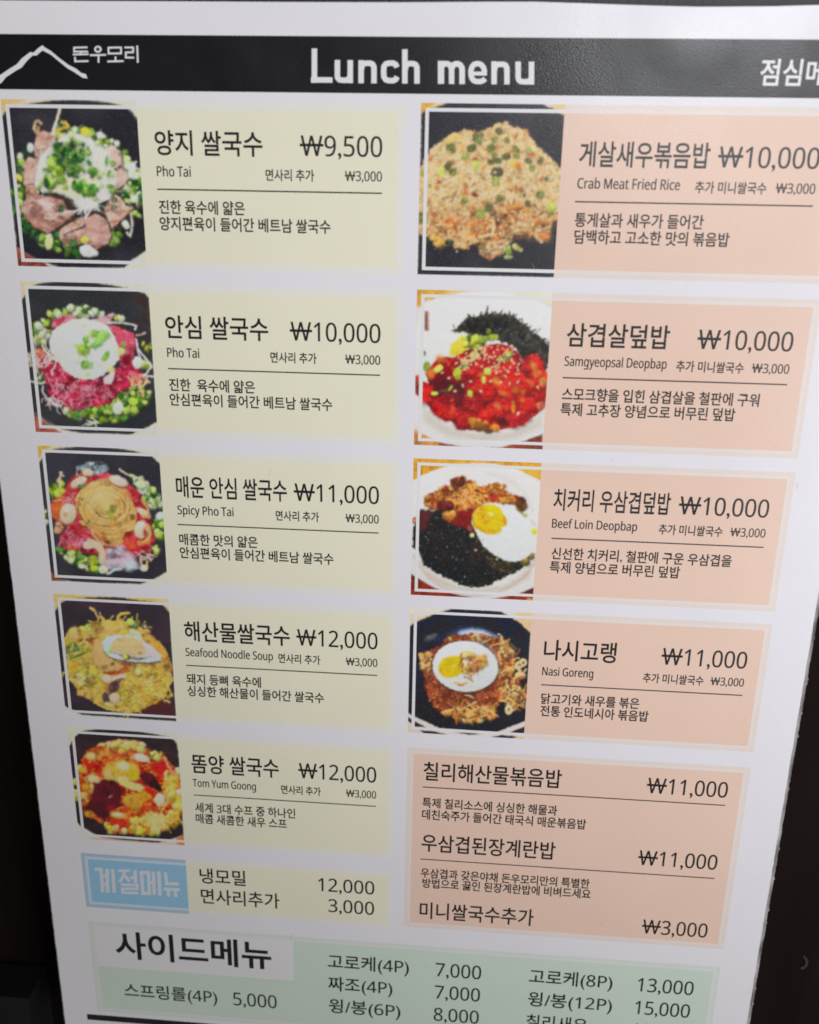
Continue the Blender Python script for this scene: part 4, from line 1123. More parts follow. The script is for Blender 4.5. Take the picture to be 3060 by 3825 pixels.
    for a in ((420, 930, 130, 90, -15, (150, 26, 38)), (740, 990, 160, 90, -30, (166, 26, 36)), (1000, 800, 170, 110, 15, (158, 26, 36)), (620, 850, 120, 70, -20, (150, 24, 32)), (1160, 860, 120, 100, 40, (150, 24, 36)),
              (1400, 900, 110, 100, 20, (196, 36, 34)), (1450, 1080, 110, 130, 60, (206, 46, 30)), (1060, 1000, 190, 90, -10, (200, 32, 30)), (860, 1160, 170, 110, -25, (196, 34, 30)), (1180, 1180, 190, 120, 10, (206, 42, 30)),
              (1330, 1330, 170, 110, 15, (186, 34, 30)), (1000, 1400, 200, 90, -15, (206, 36, 30)), (900, 1470, 110, 70, -10, (204, 30, 30)), (380, 1400, 150, 120, 25, (180, 26, 30)), (200, 1260, 70, 100, 20, (206, 40, 34)),
              (600, 1540, 110, 90, -30, (196, 28, 30)), (720, 1330, 120, 100, 20, (150, 24, 36)), (1240, 1520, 150, 90, -20, (160, 26, 34)), (470, 1290, 110, 70, 10, (110, 22, 32))):
        lobe(*a)
    p.poly([(820, 1320), (950, 1300), (900, 1380), (840, 1400)], (84, 18, 28), 40, 10, al=.8)
    p.poly([(460, 1540), (560, 1480), (620, 1440), (500, 1580)], (60, 18, 24), 30, 10, al=.8)
    p.poly([(960, 1540), (1080, 1480), (1130, 1600), (1020, 1620)], (84, 26, 30), 30, 12, al=.8)
    p.bits([(690, 1540), (860, 1580), (1080, 1620), (900, 1660), (720, 1640)], 22, [(196, 120, 44), (140, 90, 40), (110, 70, 36), (160, 130, 60)], 20, 44, shade=.6)
    p.ell(720, 1580, 30, 56, (206, 130, 50), 15, 16)
    for x, y, a_, b_ in ((1400, 930, 60, 36), (1440, 1010, 50, 40), (990, 1100, 60, 44), (1210, 1200, 50, 34), (1270, 1310, 22, 24), (1060, 1240, 40, 26), (820, 1040, 40, 24), (240, 1010, 46, 60), (350, 850, 60, 40), (1280, 1230, 30, 30), (1000, 1380, 40, 30), (1380, 1130, 40, 20)):
        p.ell(x, y, a_, b_, p.jit((230, 140, 60), 14), p.r.uniform(0, 60), 34, 12, al=.75)
    p.poly([(1160, 1310), (1182, 1320), (1192, 1440), (1170, 1470), (1145, 1410)], (226, 150, 50), 14)
    p.ell(1510, 1110, 40, 50, (196, 130, 74), 10, 16, 8)
    p.ell(1485, 1375, 56, 46, (196, 110, 84), -20, 18, 8)
    grn = [(150, 168, 66), (176, 190, 70), (120, 140, 56), (190, 200, 90)]
    p.bits([(620, 620), (740, 600), (860, 620), (780, 740), (640, 720)], 20, [(110, 124, 60), (170, 180, 74), (84, 100, 56), (190, 190, 80)], 28, 50)
    for x, y, a_, b_, g in ((930, 610, 78, 34, -10), (895, 535, 28, 30, 0), (740, 620, 40, 44, 0), (820, 630, 40, 42, 0), (775, 715, 44, 34, 0), (730, 810, 34, 50, 15), (1120, 790, 46, 28, 10), (1095, 850, 32, 30, 30),
                            (1025, 845, 24, 36, 0), (325, 960, 54, 34, -30), (540, 1000, 44, 50, 10), (545, 1060, 30, 26, 0), (620, 930, 36, 36, 0), (880, 990, 42, 40, 0), (285, 1240, 34, 20, 0), (685, 1240, 30, 34, 0), (840, 1085, 20, 40, 0), (460, 1180, 34, 16, -50), (190, 930, 36, 54, 20), (170, 780, 14, 24, 0)):
        c_ = p.jit(p.r.choice(grn), 10)
        p.ell(x + 4, y + 10, a_, b_, (84, 60, 34), g, 16, al=.6)
        p.ell(x, y, a_, b_, c_, g, 11, pw=2.8)
    p.line([(340, 1215), (410, 1205)], 22, (84, 84, 60), 12)
    for x, y in p.spots([(500, 860), (620, 760), (860, 690), (1160, 690), (1260, 960), (1250, 1080), (1000, 1050), (760, 960), (560, 980)], 105):
        p.ell(x, y, 15, 8, p.jit((232, 200, 166), 10), p.r.uniform(0, 180), 7)
    for x, y in p.spots([(760, 740), (880, 690), (860, 800), (640, 920), (560, 880)], 40):
        p.ell(x, y, 16, 9, p.jit((230, 200, 150), 10), p.r.uniform(0, 180), 7)
    for x, y in ((445, 1065), (605, 1150), (515, 1215), (370, 1005), (690, 1100), (805, 1215), (1130, 1125), (1225, 1110), (1450, 1170), (1230, 1465), (1030, 1110), (200, 1110), (920, 1100)):
        p.ell(x, y, 18, 11, (232, 206, 184), p.r.uniform(0, 180), 8)


def dish_beef(p):
    p.poly([(90, 55), (1640, 90), (1640, 340), (1320, 190), (1000, 128), (560, 150), (200, 280), (150, 320), (90, 340)], (226, 164, 50), 12, tex=[((222, 176, 66), 400, 300, .4, .7)])
    p.poly([(70, 1430), (180, 1500), (420, 1640), (620, 1690), (800, 1730), (1050, 1740), (1360, 1680), (1560, 1600), (1560, 1800), (70, 1720)], (136, 50, 32), 12, tex=[((90, 34, 30), 300, 60, .45, .7)])
    p.ell(1500, 1755, 36, 20, (214, 150, 60), 0, 12)
    p.poly([(85, 900), (90, 450), (110, 335), (200, 285), (330, 225), (560, 150), (850, 128), (1100, 140), (1340, 200), (1560, 310), (1640, 360), (1640, 900), (1560, 1400), (1545, 1610), (1360, 1685), (1200, 1720), (1040, 1742), (850, 1735), (620, 1690),
            (410, 1632), (230, 1540), (80, 1440)], (206, 204, 206), 12, tex=[((198, 194, 196), 400, 400, .4, .7)])
    p.poly([(170, 1250), (260, 1390), (440, 1500), (640, 1600), (900, 1640), (1200, 1580), (1420, 1440), (1560, 1250), (1500, 1500), (1200, 1640), (850, 1680), (520, 1620), (270, 1490)], (186, 174, 164), 50, al=.85)
    p.line(arc(860, 980, 790, 730, 20, 160, 16), 18, (170, 156, 146), 40, al=.8)
    p.line(arc(900, 800, 640, 560, -80, -10, 10), 30, (186, 178, 182), 60, al=.6)
    sea = [(110, 920), (180, 680), (330, 690), (480, 640), (600, 700), (850, 860), (880, 1000), (960, 1140), (1080, 1220), (1250, 1300), (1480, 1290), (1400, 1400), (1180, 1500), (960, 1610), (760, 1600), (600, 1550), (420, 1460), (230, 1350), (180, 1200), (100, 1130)]
    p.poly(sea, (26, 24, 26), 14, 26, 36, [((44, 34, 32), 120, 120, .5, .7), ((20, 24, 28), 200, 200, .4, .6)])
    p.poly([(180, 680), (330, 700), (300, 800), (260, 900), (180, 960)], (84, 34, 36), 50, 20)
    for x, y in p.spots([(830, 900), (900, 1060), (1050, 1200), (1300, 1310), (1560, 1200), (1440, 1340), (1250, 1440), (1000, 1380), (850, 1150)], 70):
        g = p.r.uniform(-60, 40)
        l_ = p.r.uniform(30, 70)
        p.line([(x, y), (x + l_ * math.cos(math.radians(g)), y + l_ * math.sin(math.radians(g)))], p.r.uniform(8, 15), p.r.choice([(50, 42, 30), (70, 60, 34), (34, 30, 28), (96, 84, 44)]), 8)
    for x, y in p.spots(sea, 60):
        g = p.r.uniform(0, 360)
        p.line([(x, y), (x + 40 * math.cos(math.radians(g)), y + 40 * math.sin(math.radians(g)))], 12, p.r.choice([(40, 36, 34), (16, 18, 22), (52, 44, 38)]), 10)
    for x, y in p.spots(sea, 46):
        p.ell(x, y, p.r.uniform(5, 12), 5, (150, 146, 140), p.r.uniform(0, 180), 6, al=p.r.uniform(.3, .9))
    p.bits([(1380, 1270), (1500, 1220), (1560, 1200), (1450, 1340)], 12, [(120, 106, 50), (150, 140, 70), (96, 84, 40)], 24, 44)
    egg = [(800, 840), (830, 720), (900, 640), (1010, 600), (1150, 610), (1290, 640), (1400, 730), (1500, 860), (1570, 980), (1575, 1110), (1500, 1220), (1390, 1290), (1260, 1305), (1140, 1260), (1030, 1190), (960, 1130), (910, 1060), (870, 960)]
    p.poly(egg, (216, 219, 222), 12, 10, 50, [((211, 214, 218), 200, 200, .45, .7)])
    meat = [(235, 540), (270, 510), (380, 470), (440, 410), (540, 400), (560, 340), (640, 310), (730, 290), (760, 340), (860, 350), (870, 400), (980, 420), (1010, 370), (1090, 360), (1200, 400), (1190, 450), (1300, 500), (1340, 520), (1440, 560), (1420, 690), (1340, 650),
            (1250, 600), (1100, 610), (1000, 600), (880, 650), (850, 760), (760, 690), (600, 710), (480, 640), (330, 690), (240, 640)]
    p.poly(meat, (136, 62, 34), 14, 22, 46, [((196, 120, 52), 60, 50, .44, .6), ((120, 40, 26), 60, 60, .54, .7), ((226, 170, 90), 40, 36, .64, .78)])
    p.bits(meat, 230, [(206, 140, 62), (222, 166, 84), (180, 100, 44), (150, 60, 34), (120, 46, 30), (214, 150, 70)], 14, 32, (.4, 1), 2.2, .5)
    p.hairs([(700, 440), (960, 420), (1000, 600), (760, 680), (620, 660), (500, 540)], 60, [(226, 166, 80), (206, 130, 56), (230, 186, 110)], (40, 80), (12, 20), .7)
    p.bits([(560, 330), (730, 300), (720, 400), (580, 420)], 14, [(130, 56, 32), (160, 84, 40), (104, 44, 28)], 28, 50)
    p.bits([(1330, 520), (1440, 560), (1430, 670), (1360, 660)], 12, [(110, 64, 36), (140, 70, 44), (96, 60, 30)], 26, 44)
    p.bits([(380, 600), (560, 600), (600, 700), (450, 680)], 14, [(96, 34, 26), (120, 44, 30), (74, 28, 26)], 26, 50)
    p.poly([(990, 510), (1100, 490), (1140, 560), (1040, 590)], (166, 56, 32), 24, 12)
    p.poly([(1130, 540), (1230, 530), (1220, 590), (1150, 600)], (216, 146, 60), 20, 10)
    p.poly([(580, 740), (680, 690), (820, 670), (850, 760), (800, 830), (800, 900), (660, 880), (520, 840)], (130, 26, 24), 26, 16, 50, [((100, 24, 26), 60, 60, .45, .7)])
    p.bits([(460, 730), (590, 720), (580, 800), (500, 800)], 12, [(216, 140, 60), (206, 120, 50), (226, 170, 90)], 24, 40)
    yolk = [(810, 830), (850, 700), (930, 640), (1030, 610), (1130, 640), (1170, 710), (1200, 740), (1230, 800), (1215, 880), (1160, 890), (1165, 940), (1100, 980), (980, 980), (890, 930), (850, 900)]
    p.poly(yolk, (226, 178, 20), 16, 12, 46, [((226, 196, 24), 160, 160, .4, .65), ((214, 160, 24), 60, 60, .6, .8)])
    p.poly([(940, 650), (1040, 620), (1140, 680), (1100, 740), (960, 720)], (222, 204, 20), 50, 12, al=.8)
    p.ell(1040, 740, 34, 24, (238, 228, 130), 20, 20)
    p.line([(810, 830), (830, 730), (900, 650)], 18, (226, 190, 90), 16, al=.8)
    p.bits([(740, 880), (820, 900), (830, 960), (780, 950)], 6, [(196, 90, 70), (206, 150, 130), (140, 50, 40)], 14, 26)
    p.ell(812, 990, 26, 26, (222, 206, 160), 0, 12, pw=3)
    p.line([(1345, 680), (1400, 720), (1440, 760)], 22, (120, 110, 56), 12)
    p.ell(1445, 750, 30, 28, (160, 158, 110), 0, 14)
    p.ell(1550, 940, 36, 44, (196, 196, 50), -10, 16)
    p.bits([(1500, 810), (1570, 820), (1560, 880), (1510, 870)], 3, [(150, 150, 144)], 10, 16, shade=0)
    p.bits([(100, 680), (140, 680), (140, 920), (110, 920)], 4, [(150, 80, 50), (190, 120, 70)], 20, 34)
    for x, y in p.spots([(640, 460), (760, 440), (720, 660), (600, 560)], 20):
        p.ell(x, y, 12, 7, (236, 190, 140), p.r.uniform(0, 180), 6)
    for x, y in ((940, 1045), (985, 1135), (1110, 1275), (855, 1165)):
        p.ell(x, y, 14, 12, (180, 170, 120), 0, 8)


def dish_nasi(p):
    p.poly([(90, 45), (500, 60), (500, 140), (200, 230), (150, 290), (90, 300)], (222, 200, 172), 26, tex=[((214, 206, 200), 200, 100, .4, .7)])
    p.poly([(1440, 120), (1640, 130), (1620, 380), (1470, 260), (1390, 200)], (222, 190, 150), 30, al=.9)
    p.poly([(60, 1470), (250, 1600), (60, 1640)], (206, 186, 172), 30)
    p.poly([(100, 300), (150, 262), (190, 238), (400, 148), (500, 118), (625, 78), (1230, 112), (1320, 160), (1390, 202), (1490, 270), (1600, 380), (1570, 900), (1540, 1470), (1180, 1610), (820, 1590), (470, 1560), (165, 1420), (80, 1370)], (30, 30, 38), 12,
           tex=[((26, 31, 50), 260, 200, .5, .75)])
    for q in ([(80, 1420), (130, 1450), (130, 1505), (80, 1470)], [(160, 1470), (310, 1550), (160, 1540)], [(215, 1580), (420, 1600), (585, 1645), (280, 1625)], [(650, 1605), (1000, 1632), (830, 1640)],
              [(1340, 1615), (1535, 1530), (1535, 1600), (1510, 1630)], [(1080, 1675), (1240, 1645), (1440, 1660), (1390, 1700)]):
        p.poly(q, (48, 34, 38), 9)
    p.ell(1470, 1685, 70, 20, (222, 186, 140), 3, 22)
    p.poly([(560, 430), (620, 380), (720, 330), (860, 316), (1000, 330), (1120, 380), (1220, 450), (1060, 470), (700, 450)], (58, 80, 136), 70, al=.75)
    p.poly([(660, 400), (760, 350), (880, 330), (1010, 345), (1100, 385), (1190, 430), (1000, 430), (760, 420)], (190, 202, 222), 44, al=.85)
    p.ell(370, 430, 60, 26, (120, 120, 128), -20, 40, 12, 30, al=.8)
    p.ell(480, 440, 110, 50, (34, 44, 74), -20, 80, al=.6)
    mass = [(240, 660), (330, 610), (420, 560), (540, 520), (570, 450), (640, 390), (760, 410), (880, 370), (960, 390), (1060, 420), (1180, 440), (1300, 480), (1380, 600), (1410, 720), (1380, 900), (1480, 1020), (1380, 1060), (1240, 1180), (1190, 1280), (1140, 1420),
            (900, 1490), (680, 1480), (620, 1400), (500, 1360), (400, 1290), (330, 1190), (300, 1060), (280, 880), (240, 800)]
    p.poly(mass, (118, 56, 34), 14, 30, 50, [((156, 88, 52), 60, 50, .44, .6), ((80, 34, 24), 70, 60, .54, .7)])
    rice = [(150, 76, 46), (166, 90, 54), (116, 52, 36), (178, 106, 64), (134, 62, 42), (160, 80, 52)]
    for x, y in p.spots(mass, 1500):
        col = p.jit(p.r.choice(rice), 14)
        g = p.r.uniform(0, 180)
        l_ = p.r.uniform(10, 22)
        p.ell(x + 3, y + 7, l_, 8, tuple(v * .5 for v in col), g, 10, al=.5)
        p.ell(x, y, l_, 9, col, g, 7, al=.9)
    fr = [(200, 150, 86), (220, 178, 116), (176, 118, 64), (228, 198, 144), (206, 156, 86), (140, 84, 48)]
    p.bits([(240, 660), (370, 620), (390, 740), (340, 840), (250, 820)], 34, fr, 15, 40, (.3, .8), 2.4)
    p.bits([(540, 450), (620, 440), (600, 540), (550, 550)], 6, fr, 24, 44, (.4, .8))
    p.bits([(840, 400), (1060, 420), (1070, 500), (900, 470)], 22, fr + [(150, 80, 50)], 15, 36, (.3, .8))
    p.bits([(1160, 450), (1290, 470), (1390, 620), (1400, 740), (1300, 700), (1220, 560)], 44, fr + [(232, 206, 160)], 15, 38, (.3, .8))
    p.bits([(1190, 770), (1400, 760), (1400, 900), (1280, 1020), (1200, 900)], 40, fr + [(150, 80, 50)], 16, 40, (.25, .7))
    p.bits([(1220, 1060), (1400, 1030), (1550, 1100), (1540, 1260), (1380, 1340), (1220, 1200)], 80, fr + [(232, 210, 164), (190, 120, 64)], 14, 40, (.25, .7))
    p.hairs([(1220, 1060), (1400, 1030), (1550, 1100), (1540, 1260), (1380, 1340), (1220, 1200)], 26, fr, (60, 130), (12, 22), 1.0)
    p.hairs([(1160, 450), (1290, 470), (1400, 640), (1420, 900), (1500, 960), (1280, 1000), (1200, 700)], 26, fr, (60, 120), (12, 20), 1.0)
    p.bits([(880, 1340), (1160, 1280), (1180, 1400), (920, 1490), (680, 1480), (640, 1360)], 60, fr + [(206, 150, 70)], 15, 40, (.25, .7), 2.4)
    p.hairs([(640, 1280), (900, 1230), (1160, 1250), (1160, 1400), (900, 1470), (640, 1400)], 30, fr, (60, 130), (16, 26), .4)
    p.bits([(500, 1350), (600, 1360), (580, 1390), (520, 1390)], 5, fr, 24, 40)

    def hoop(x, y, a_, b_, g=0, c_=(230, 206, 160)):
        p.ell(x + 4, y + 8, a_, b_, (70, 44, 32), g, 14, al=.7)
        p.ell(x, y, a_, b_, c_, g, 10)
        p.ell(x, y, a_ * .4, b_ * .38, (110, 74, 50), g, 14, al=.85)
    hoop(1470, 770, 78, 46, -30)
    hoop(1510, 745, 44, 48, 0)
    hoop(1330, 1330, 48, 58, 10, (230, 210, 168))
    p.ell(1475, 900, 66, 36, (226, 196, 144), 5, 14)
    p.ell(1480, 935, 60, 20, (150, 90, 56), -10, 18)
    p.line([(1420, 800), (1470, 850)], 36, (222, 190, 140), 12)
    p.line([(1500, 880), (1540, 830)], 22, (226, 196, 150), 12)
    p.line([(1330, 500), (1420, 580)], 26, (110, 100, 80), 30, al=.7)
    p.ell(800, 815, 412, 318, (54, 28, 22), 4, 60, al=.7)
    p.ell(792, 795, 405, 314, (206, 207, 210), 6, 12, tex=[((214, 214, 216), 240, 240, .4, .7)])
    p.ell(960, 620, 170, 100, (198, 198, 202), 20, 120, al=.6)
    p.ell(590, 815, 136, 122, (208, 180, 24), 0, 16)
    p.poly([(500, 700), (590, 665), (740, 660), (780, 760), (760, 880), (680, 920), (520, 900)], (208, 182, 26), 30)
    p.ell(590, 870, 110, 60, (196, 164, 18), 0, 60, al=.6)
    p.ell(655, 798, 30, 18, (226, 206, 90), -10, 20)
    fl = [(222, 190, 130), (206, 160, 96), (230, 206, 160), (190, 130, 70), (226, 196, 120)]
    p.bits([(730, 640), (920, 600), (940, 720), (780, 700)], 12, fl, 30, 52, (.4, .8), 2.4, .75)
    p.bits([(940, 690), (1060, 660), (1050, 800), (960, 780)], 14, [(222, 184, 110), (214, 170, 90), (206, 150, 76)], 26, 50, (.5, .9), 2.4, .7)
    p.bits([(770, 780), (940, 770), (920, 900), (800, 900)], 14, fl, 30, 54, (.4, .8), 2.4, .75)
    p.hairs([(720, 700), (940, 730), (940, 800), (740, 790)], 12, [(150, 84, 44), (176, 110, 60)], (70, 130), (10, 16), .5, al=.8)
    p.line([(780, 690), (860, 730), (930, 760)], 20, (170, 110, 70), 14, al=.8)
    for q, w_, c_ in (([(775, 925), (830, 945), (885, 980)], 20, (150, 104, 62)), ([(660, 1000), (740, 1020), (810, 1000)], 34, (206, 164, 100)), ([(700, 1030), (770, 1030)], 14, (170, 110, 60)), ([(890, 570), (930, 575)], 9, (160, 150, 130)),
                      ([(930, 1085), (990, 1065)], 18, (196, 170, 120)), ([(840, 1060), (870, 1020)], 18, (216, 196, 156)), ([(970, 930), (950, 960)], 9, (186, 160, 120)), ([(900, 880), (970, 905)], 12, (206, 150, 80))):
        p.line(q, w_, c_, 12, al=.85)
    p.line([(780, 1150), (840, 1155), (900, 1190)], 16, (214, 180, 140), 9)
    p.line([(920, 1235), (820, 1285)], 30, (214, 170, 110), 10)
    p.line([(700, 1310), (760, 1330)], 26, (206, 160, 96), 10)
    p.line([(790, 1310), (870, 1370)], 40, (214, 166, 96), 12)


# ---------------------------------------------------------------- the setting: a dark wall behind the sheet


def tag(o, label, cat, group=None):
    o['label'] = label
    o['category'] = cat
    if group:
        o['group'] = group
    return o


def prism(name, pts, y0, y1, mat, parent=None):
    """a slab with outline pts (sheet units), its faces at world y0 (front) and y1 (back)"""
    n = len(pts)
    v = [Vector((x * U, y0, ZC - y * U)) for x, y in pts] + [Vector((x * U, y1, ZC - y * U)) for x, y in pts]
    f = [tuple(range(n)), tuple(range(2 * n - 1, n - 1, -1))]
    f += [(i, n + i, n + (i + 1) % n, (i + 1) % n) for i in range(n)]
    return obj(name, v, f, mat, parent)


wall = prism('wall', [(-14, -8), (14, -8), (14, 12.9), (-14, 12.9)], 0.030, 0.070, WALL)
wall['kind'] = 'structure'
board = prism('backing_board', [(-1.60, -0.84), (1.66, -0.84), (1.66, -0.30), (1.10, -0.30), (1.10, 3.40), (-1.55, 3.40), (-1.55, -0.30), (-1.60, -0.30)], 0.004, 0.030, FELT)
tag(board, 'black matt backing board showing as a strip above the top edge of the menu sheet', 'board')
bx = prism('storage_box', [(-3.4, 3.31), (-1.87, 3.33), (-1.865, 5.2), (-3.4, 5.2)], 0.010, 0.028, BOXM)
tag(bx, 'near black box by the lower left edge of the menu sheet', 'box')
V, F = [], []
cv = [(1.384, 2.743), (1.393, 2.750), (1.399, 2.760), (1.402, 2.773), (1.401, 2.786), (1.396, 2.796), (1.389, 2.801), (1.382, 2.799)]
for i, (x, y) in enumerate(cv):
    a_ = cv[max(0, i - 1)]
    b_ = cv[min(len(cv) - 1, i + 1)]
    d = Vector((b_[0] - a_[0], b_[1] - a_[1])).normalized()
    h = (0.0035, 0.0045, 0.005, 0.0055, 0.006, 0.007, 0.0075, 0.006)[i]
    k = 1.085                                             # it lies on the wall, 3 cm behind the sheet's plane
    for s_, dy in ((-1, 0), (1, 0), (1, .0012), (-1, .0012)):
        V.append((x * U * k + s_ * -d.y * h * U, 0.02955 + dy * 0.3, ZC - y * U * k - s_ * d.x * h * U))
for i in range(len(cv) - 1):
    for j in range(4):
        F.append((4 * i + j, 4 * i + (j + 1) % 4, 4 * i + 4 + (j + 1) % 4, 4 * i + 4 + j))
F += [(0, 3, 2, 1), tuple(4 * (len(cv) - 1) + j for j in range(4))]
tag(obj('tape_scrap', V, F, SCRAP), 'small curved scrap of dull tape on the dark wall right of the menu sheet', 'tape')

# ---------------------------------------------------------------- the menu sheet
menu = bpy.data.objects.new('menu_sign', None)
menu.location = W(-0.23, 3.45)
C.objects.link(menu)
tag(menu, 'laminated white lunch menu sheet with food photos and Korean prices', 'menu')
bpy.context.view_layer.update()

XL, XR, YB = -1.657, 1.197, 3.46
top = [(XL, -0.607), (-1.2, -0.606), (-0.9, -0.606), (-0.55, -0.6055), (-0.262, -0.606), (0.0, -0.6085), (0.127, -0.609), (0.25, -0.606), (0.357, -0.603), (0.48, -0.600), (0.596, -0.598), (0.70, -0.599), (0.80, -0.600), (0.928, -0.604), (XR, -0.609)]
rr = random.Random(4)


def dens(p, n):
    out = []
    for (ax, ay), (bx_, by_) in zip(p, p[1:]):
        for i in range(n):
            out.append((ax + (bx_ - ax) * i / n, ay + (by_ - ay) * i / n))
    return out + [p[-1]]


right = [(XR + rr.uniform(-.0008, .0008), -0.609 + (YB + 0.609) * i / 160) for i in range(1, 161)]
left = [(XL + rr.uniform(-.0006, .0006), YB - (YB + 0.607) * i / 120) for i in range(0, 120)]
outline = dens(top, 6) + right + left
n = len(outline)
v = [W(x, y) for x, y in outline] + [Vector((x * U, 0.0012, ZC - y * U)) for x, y in outline]
f = [tuple(range(n - 1, -1, -1)), tuple(range(n, 2 * n))] + [((i + 1) % n, n + (i + 1) % n, n + i, i) for i in range(n)]
sheet = obj('menu_sheet', v, f, PAPER, menu)


def rim(name, pts, sx, wd, parent):
    """the frayed film edge of the lamination, falling back from the paper's edge"""
    V, F = [], []
    w1 = 0.5
    for i, (x, y) in enumerate(pts):
        w1 = 0.7 * w1 + 0.3 * rr.uniform(.2, .9)
        o1 = wd * (.42 + .12 * rr.random())
        o2 = wd * (.80 + .40 * w1 + (.25 if rr.random() < .06 else 0))
        V += [Vector(((x - sx * .0008) * U, -0.00006, ZC - y * U)), Vector(((x + sx * o1) * U, 0.0001 + 0.0002 * rr.random(), ZC - y * U)),
              Vector(((x + sx * o2) * U, 0.0009 + 0.0003 * rr.random(), ZC - y * U)), Vector(((x + sx * o2 * .9) * U, 0.0016, ZC - y * U))]
    for i in range(len(pts) - 1):
        for j in range(3):
            q = (4 * i + j, 4 * i + j + 1, 4 * i + 5 + j, 4 * i + 4 + j)
            F.append(q if sx < 0 else q[::-1])
    return obj(name, V, F, RIM, parent)


rim('film_edge', dens(right, 3), 1, 0.0135, sheet)
rim('film_edge', dens(left, 3), -1, 0.0085, sheet)

# header band ------------------------------------------------------------
head = rect('header_band', XL + 0.004, -0.5155, XR - 0.004, -0.3610, 0.10, HEAD, menu, 'black band across the top of the sheet')
T = {}


def title_units(pts):                                    # artwork px, y up from the baseline at 274
    return pts


def sw(n, x, y):
    return (x, y)


VW, HT = 44, 37
lines = []
# L u n c h   m e n u, drawn as plain upright strokes (units of the TITLE frame; the line sinks slightly to the right)


def base(x):
    return 274 + (x - 105) * 0.0083


def lt(x0, pts):
    return [(x0 + a_, base(x0 + a_) - b_) for a_, b_ in pts]


def arch(x0, wid, xh, r, tall=None):
    return [(lt(x0, [(22, 0), (22, tall or xh)]), False),
            (lt(x0, [(22, xh * .55), (26, xh * .72), (36, xh - 24), (52, xh - 19), (wid - 46, xh - 19), (wid - 31, xh - 25), (wid - 23, xh * .72), (wid - 22, xh * .6), (wid - 22, 0)]), False)]


def cup(x0, wid, xh):
    return [(lt(x0, [(22, xh), (22, 44), (26, 30), (36, 21), (54, 18), (wid - 50, 18), (wid - 34, 24), (wid - 23, 42), (wid - 22, xh * .45)]), False), (lt(x0, [(wid - 22, xh), (wid - 22, 0)]), False)]


lines += [(lt(105, [(24, 221), (24, 0)]), False), (lt(105, [(2, 19), (140, 19)]), False)]
lines += cup(255, 127, 148) + arch(408, 127, 148, 30)
lines += [(lt(553, [(108, 104), (100, 122), (84, 131), (56, 131), (36, 125), (24, 108), (22, 74), (24, 42), (36, 24), (56, 18), (84, 18), (100, 26), (109, 44)]), False)]
lines += arch(690, 122, 148, 30, 221)
lines += [(lt(925, [(20, 0), (20, 148)]), False, 40), (lt(925, [(20, 100), (30, 121), (46, 130), (62, 130), (77, 122), (86, 106), (88, 90), (88, 0)]), False, 35), (lt(925, [(88, 100), (98, 121), (114, 130), (130, 130), (145, 122), (154, 106), (156, 90), (156, 0)]), False, 36)]
lines += [(lt(1118, [(22, 68), (108, 68)]), False, 25), (lt(1118, [(106, 56), (106, 88), (100, 110), (86, 126), (70, 132), (54, 132), (38, 126), (26, 110), (20, 88), (20, 60), (26, 38), (38, 23), (56, 17), (80, 17), (98, 23), (112, 36)]), False, 34)]
lines += arch(1265, 127, 148, 30) + cup(1420, 130, 148)
strokes('title_lettering', lines, 35, 'TITLE', WHITE, head)
shop = [([(940, 507), (797, 511), (797, 553), (946, 553)], 0), ([(867, 553), (867, 584)], 0), ([(783, 584), (952, 580)], 0), ([(806, 610), (808, 658), (951, 655)], 0),
        (arc(1052, 528, 31, 28, 0, 340, 14), 1), ([(966, 592), (1140, 588)], 0), ([(1059, 590), (1059, 672)], 0),
        ([(1166, 511), (1300, 509), (1301, 572), (1167, 574)], 1), ([(1241, 606), (1241, 655)], 0), ([(1153, 659), (1329, 655)], 0),
        ([(1338, 509), (1430, 508), (1430, 560), (1352, 562), (1352, 617), (1441, 618)], 0), ([(1474, 488), (1481, 672)], 0)]
strokes('shop_lettering', [(p_, bool(c_)) for p_, c_ in shop], 19, 'LOGO', WHITE, head)
logo = [(-90, 868), (-40, 835), (0, 805), (90, 745), (180, 690), (232, 628), (325, 558), (362, 563), (412, 515), (455, 485), (482, 508), (545, 545), (640, 625), (740, 698), (815, 735), (872, 782), (922, 795), (940, 842), (888, 834), (800, 775),
        (725, 732), (630, 655), (550, 588), (458, 540), (392, 595), (350, 595), (292, 650), (235, 722), (160, 765), (62, 830), (20, 885), (-40, 918), (-88, 930)]
mk = [W(*place('LOGO', x, y), 0.25) for x, y in logo]
obj('mountain_mark', mk, [tuple(range(len(mk) - 1, -1, -1))], WHITE, head)
text('subtitle_lettering', '점심메뉴', 0.788, 1.040, -0.399, 0.077, WHITE, head, 0.016)

# cards -------------------------------------------------------------------
RULE_W = 0.0042


def rule(x0, x1, y, parent):
    return rect('rule_line', x0, y - RULE_W / 2, x1, y + RULE_W / 2, 0.25, BLACK, parent)


def st(y):
    """the sheet's lettering grows a little taller down the page; k is that growth"""
    return 1.0 + 0.062 * y


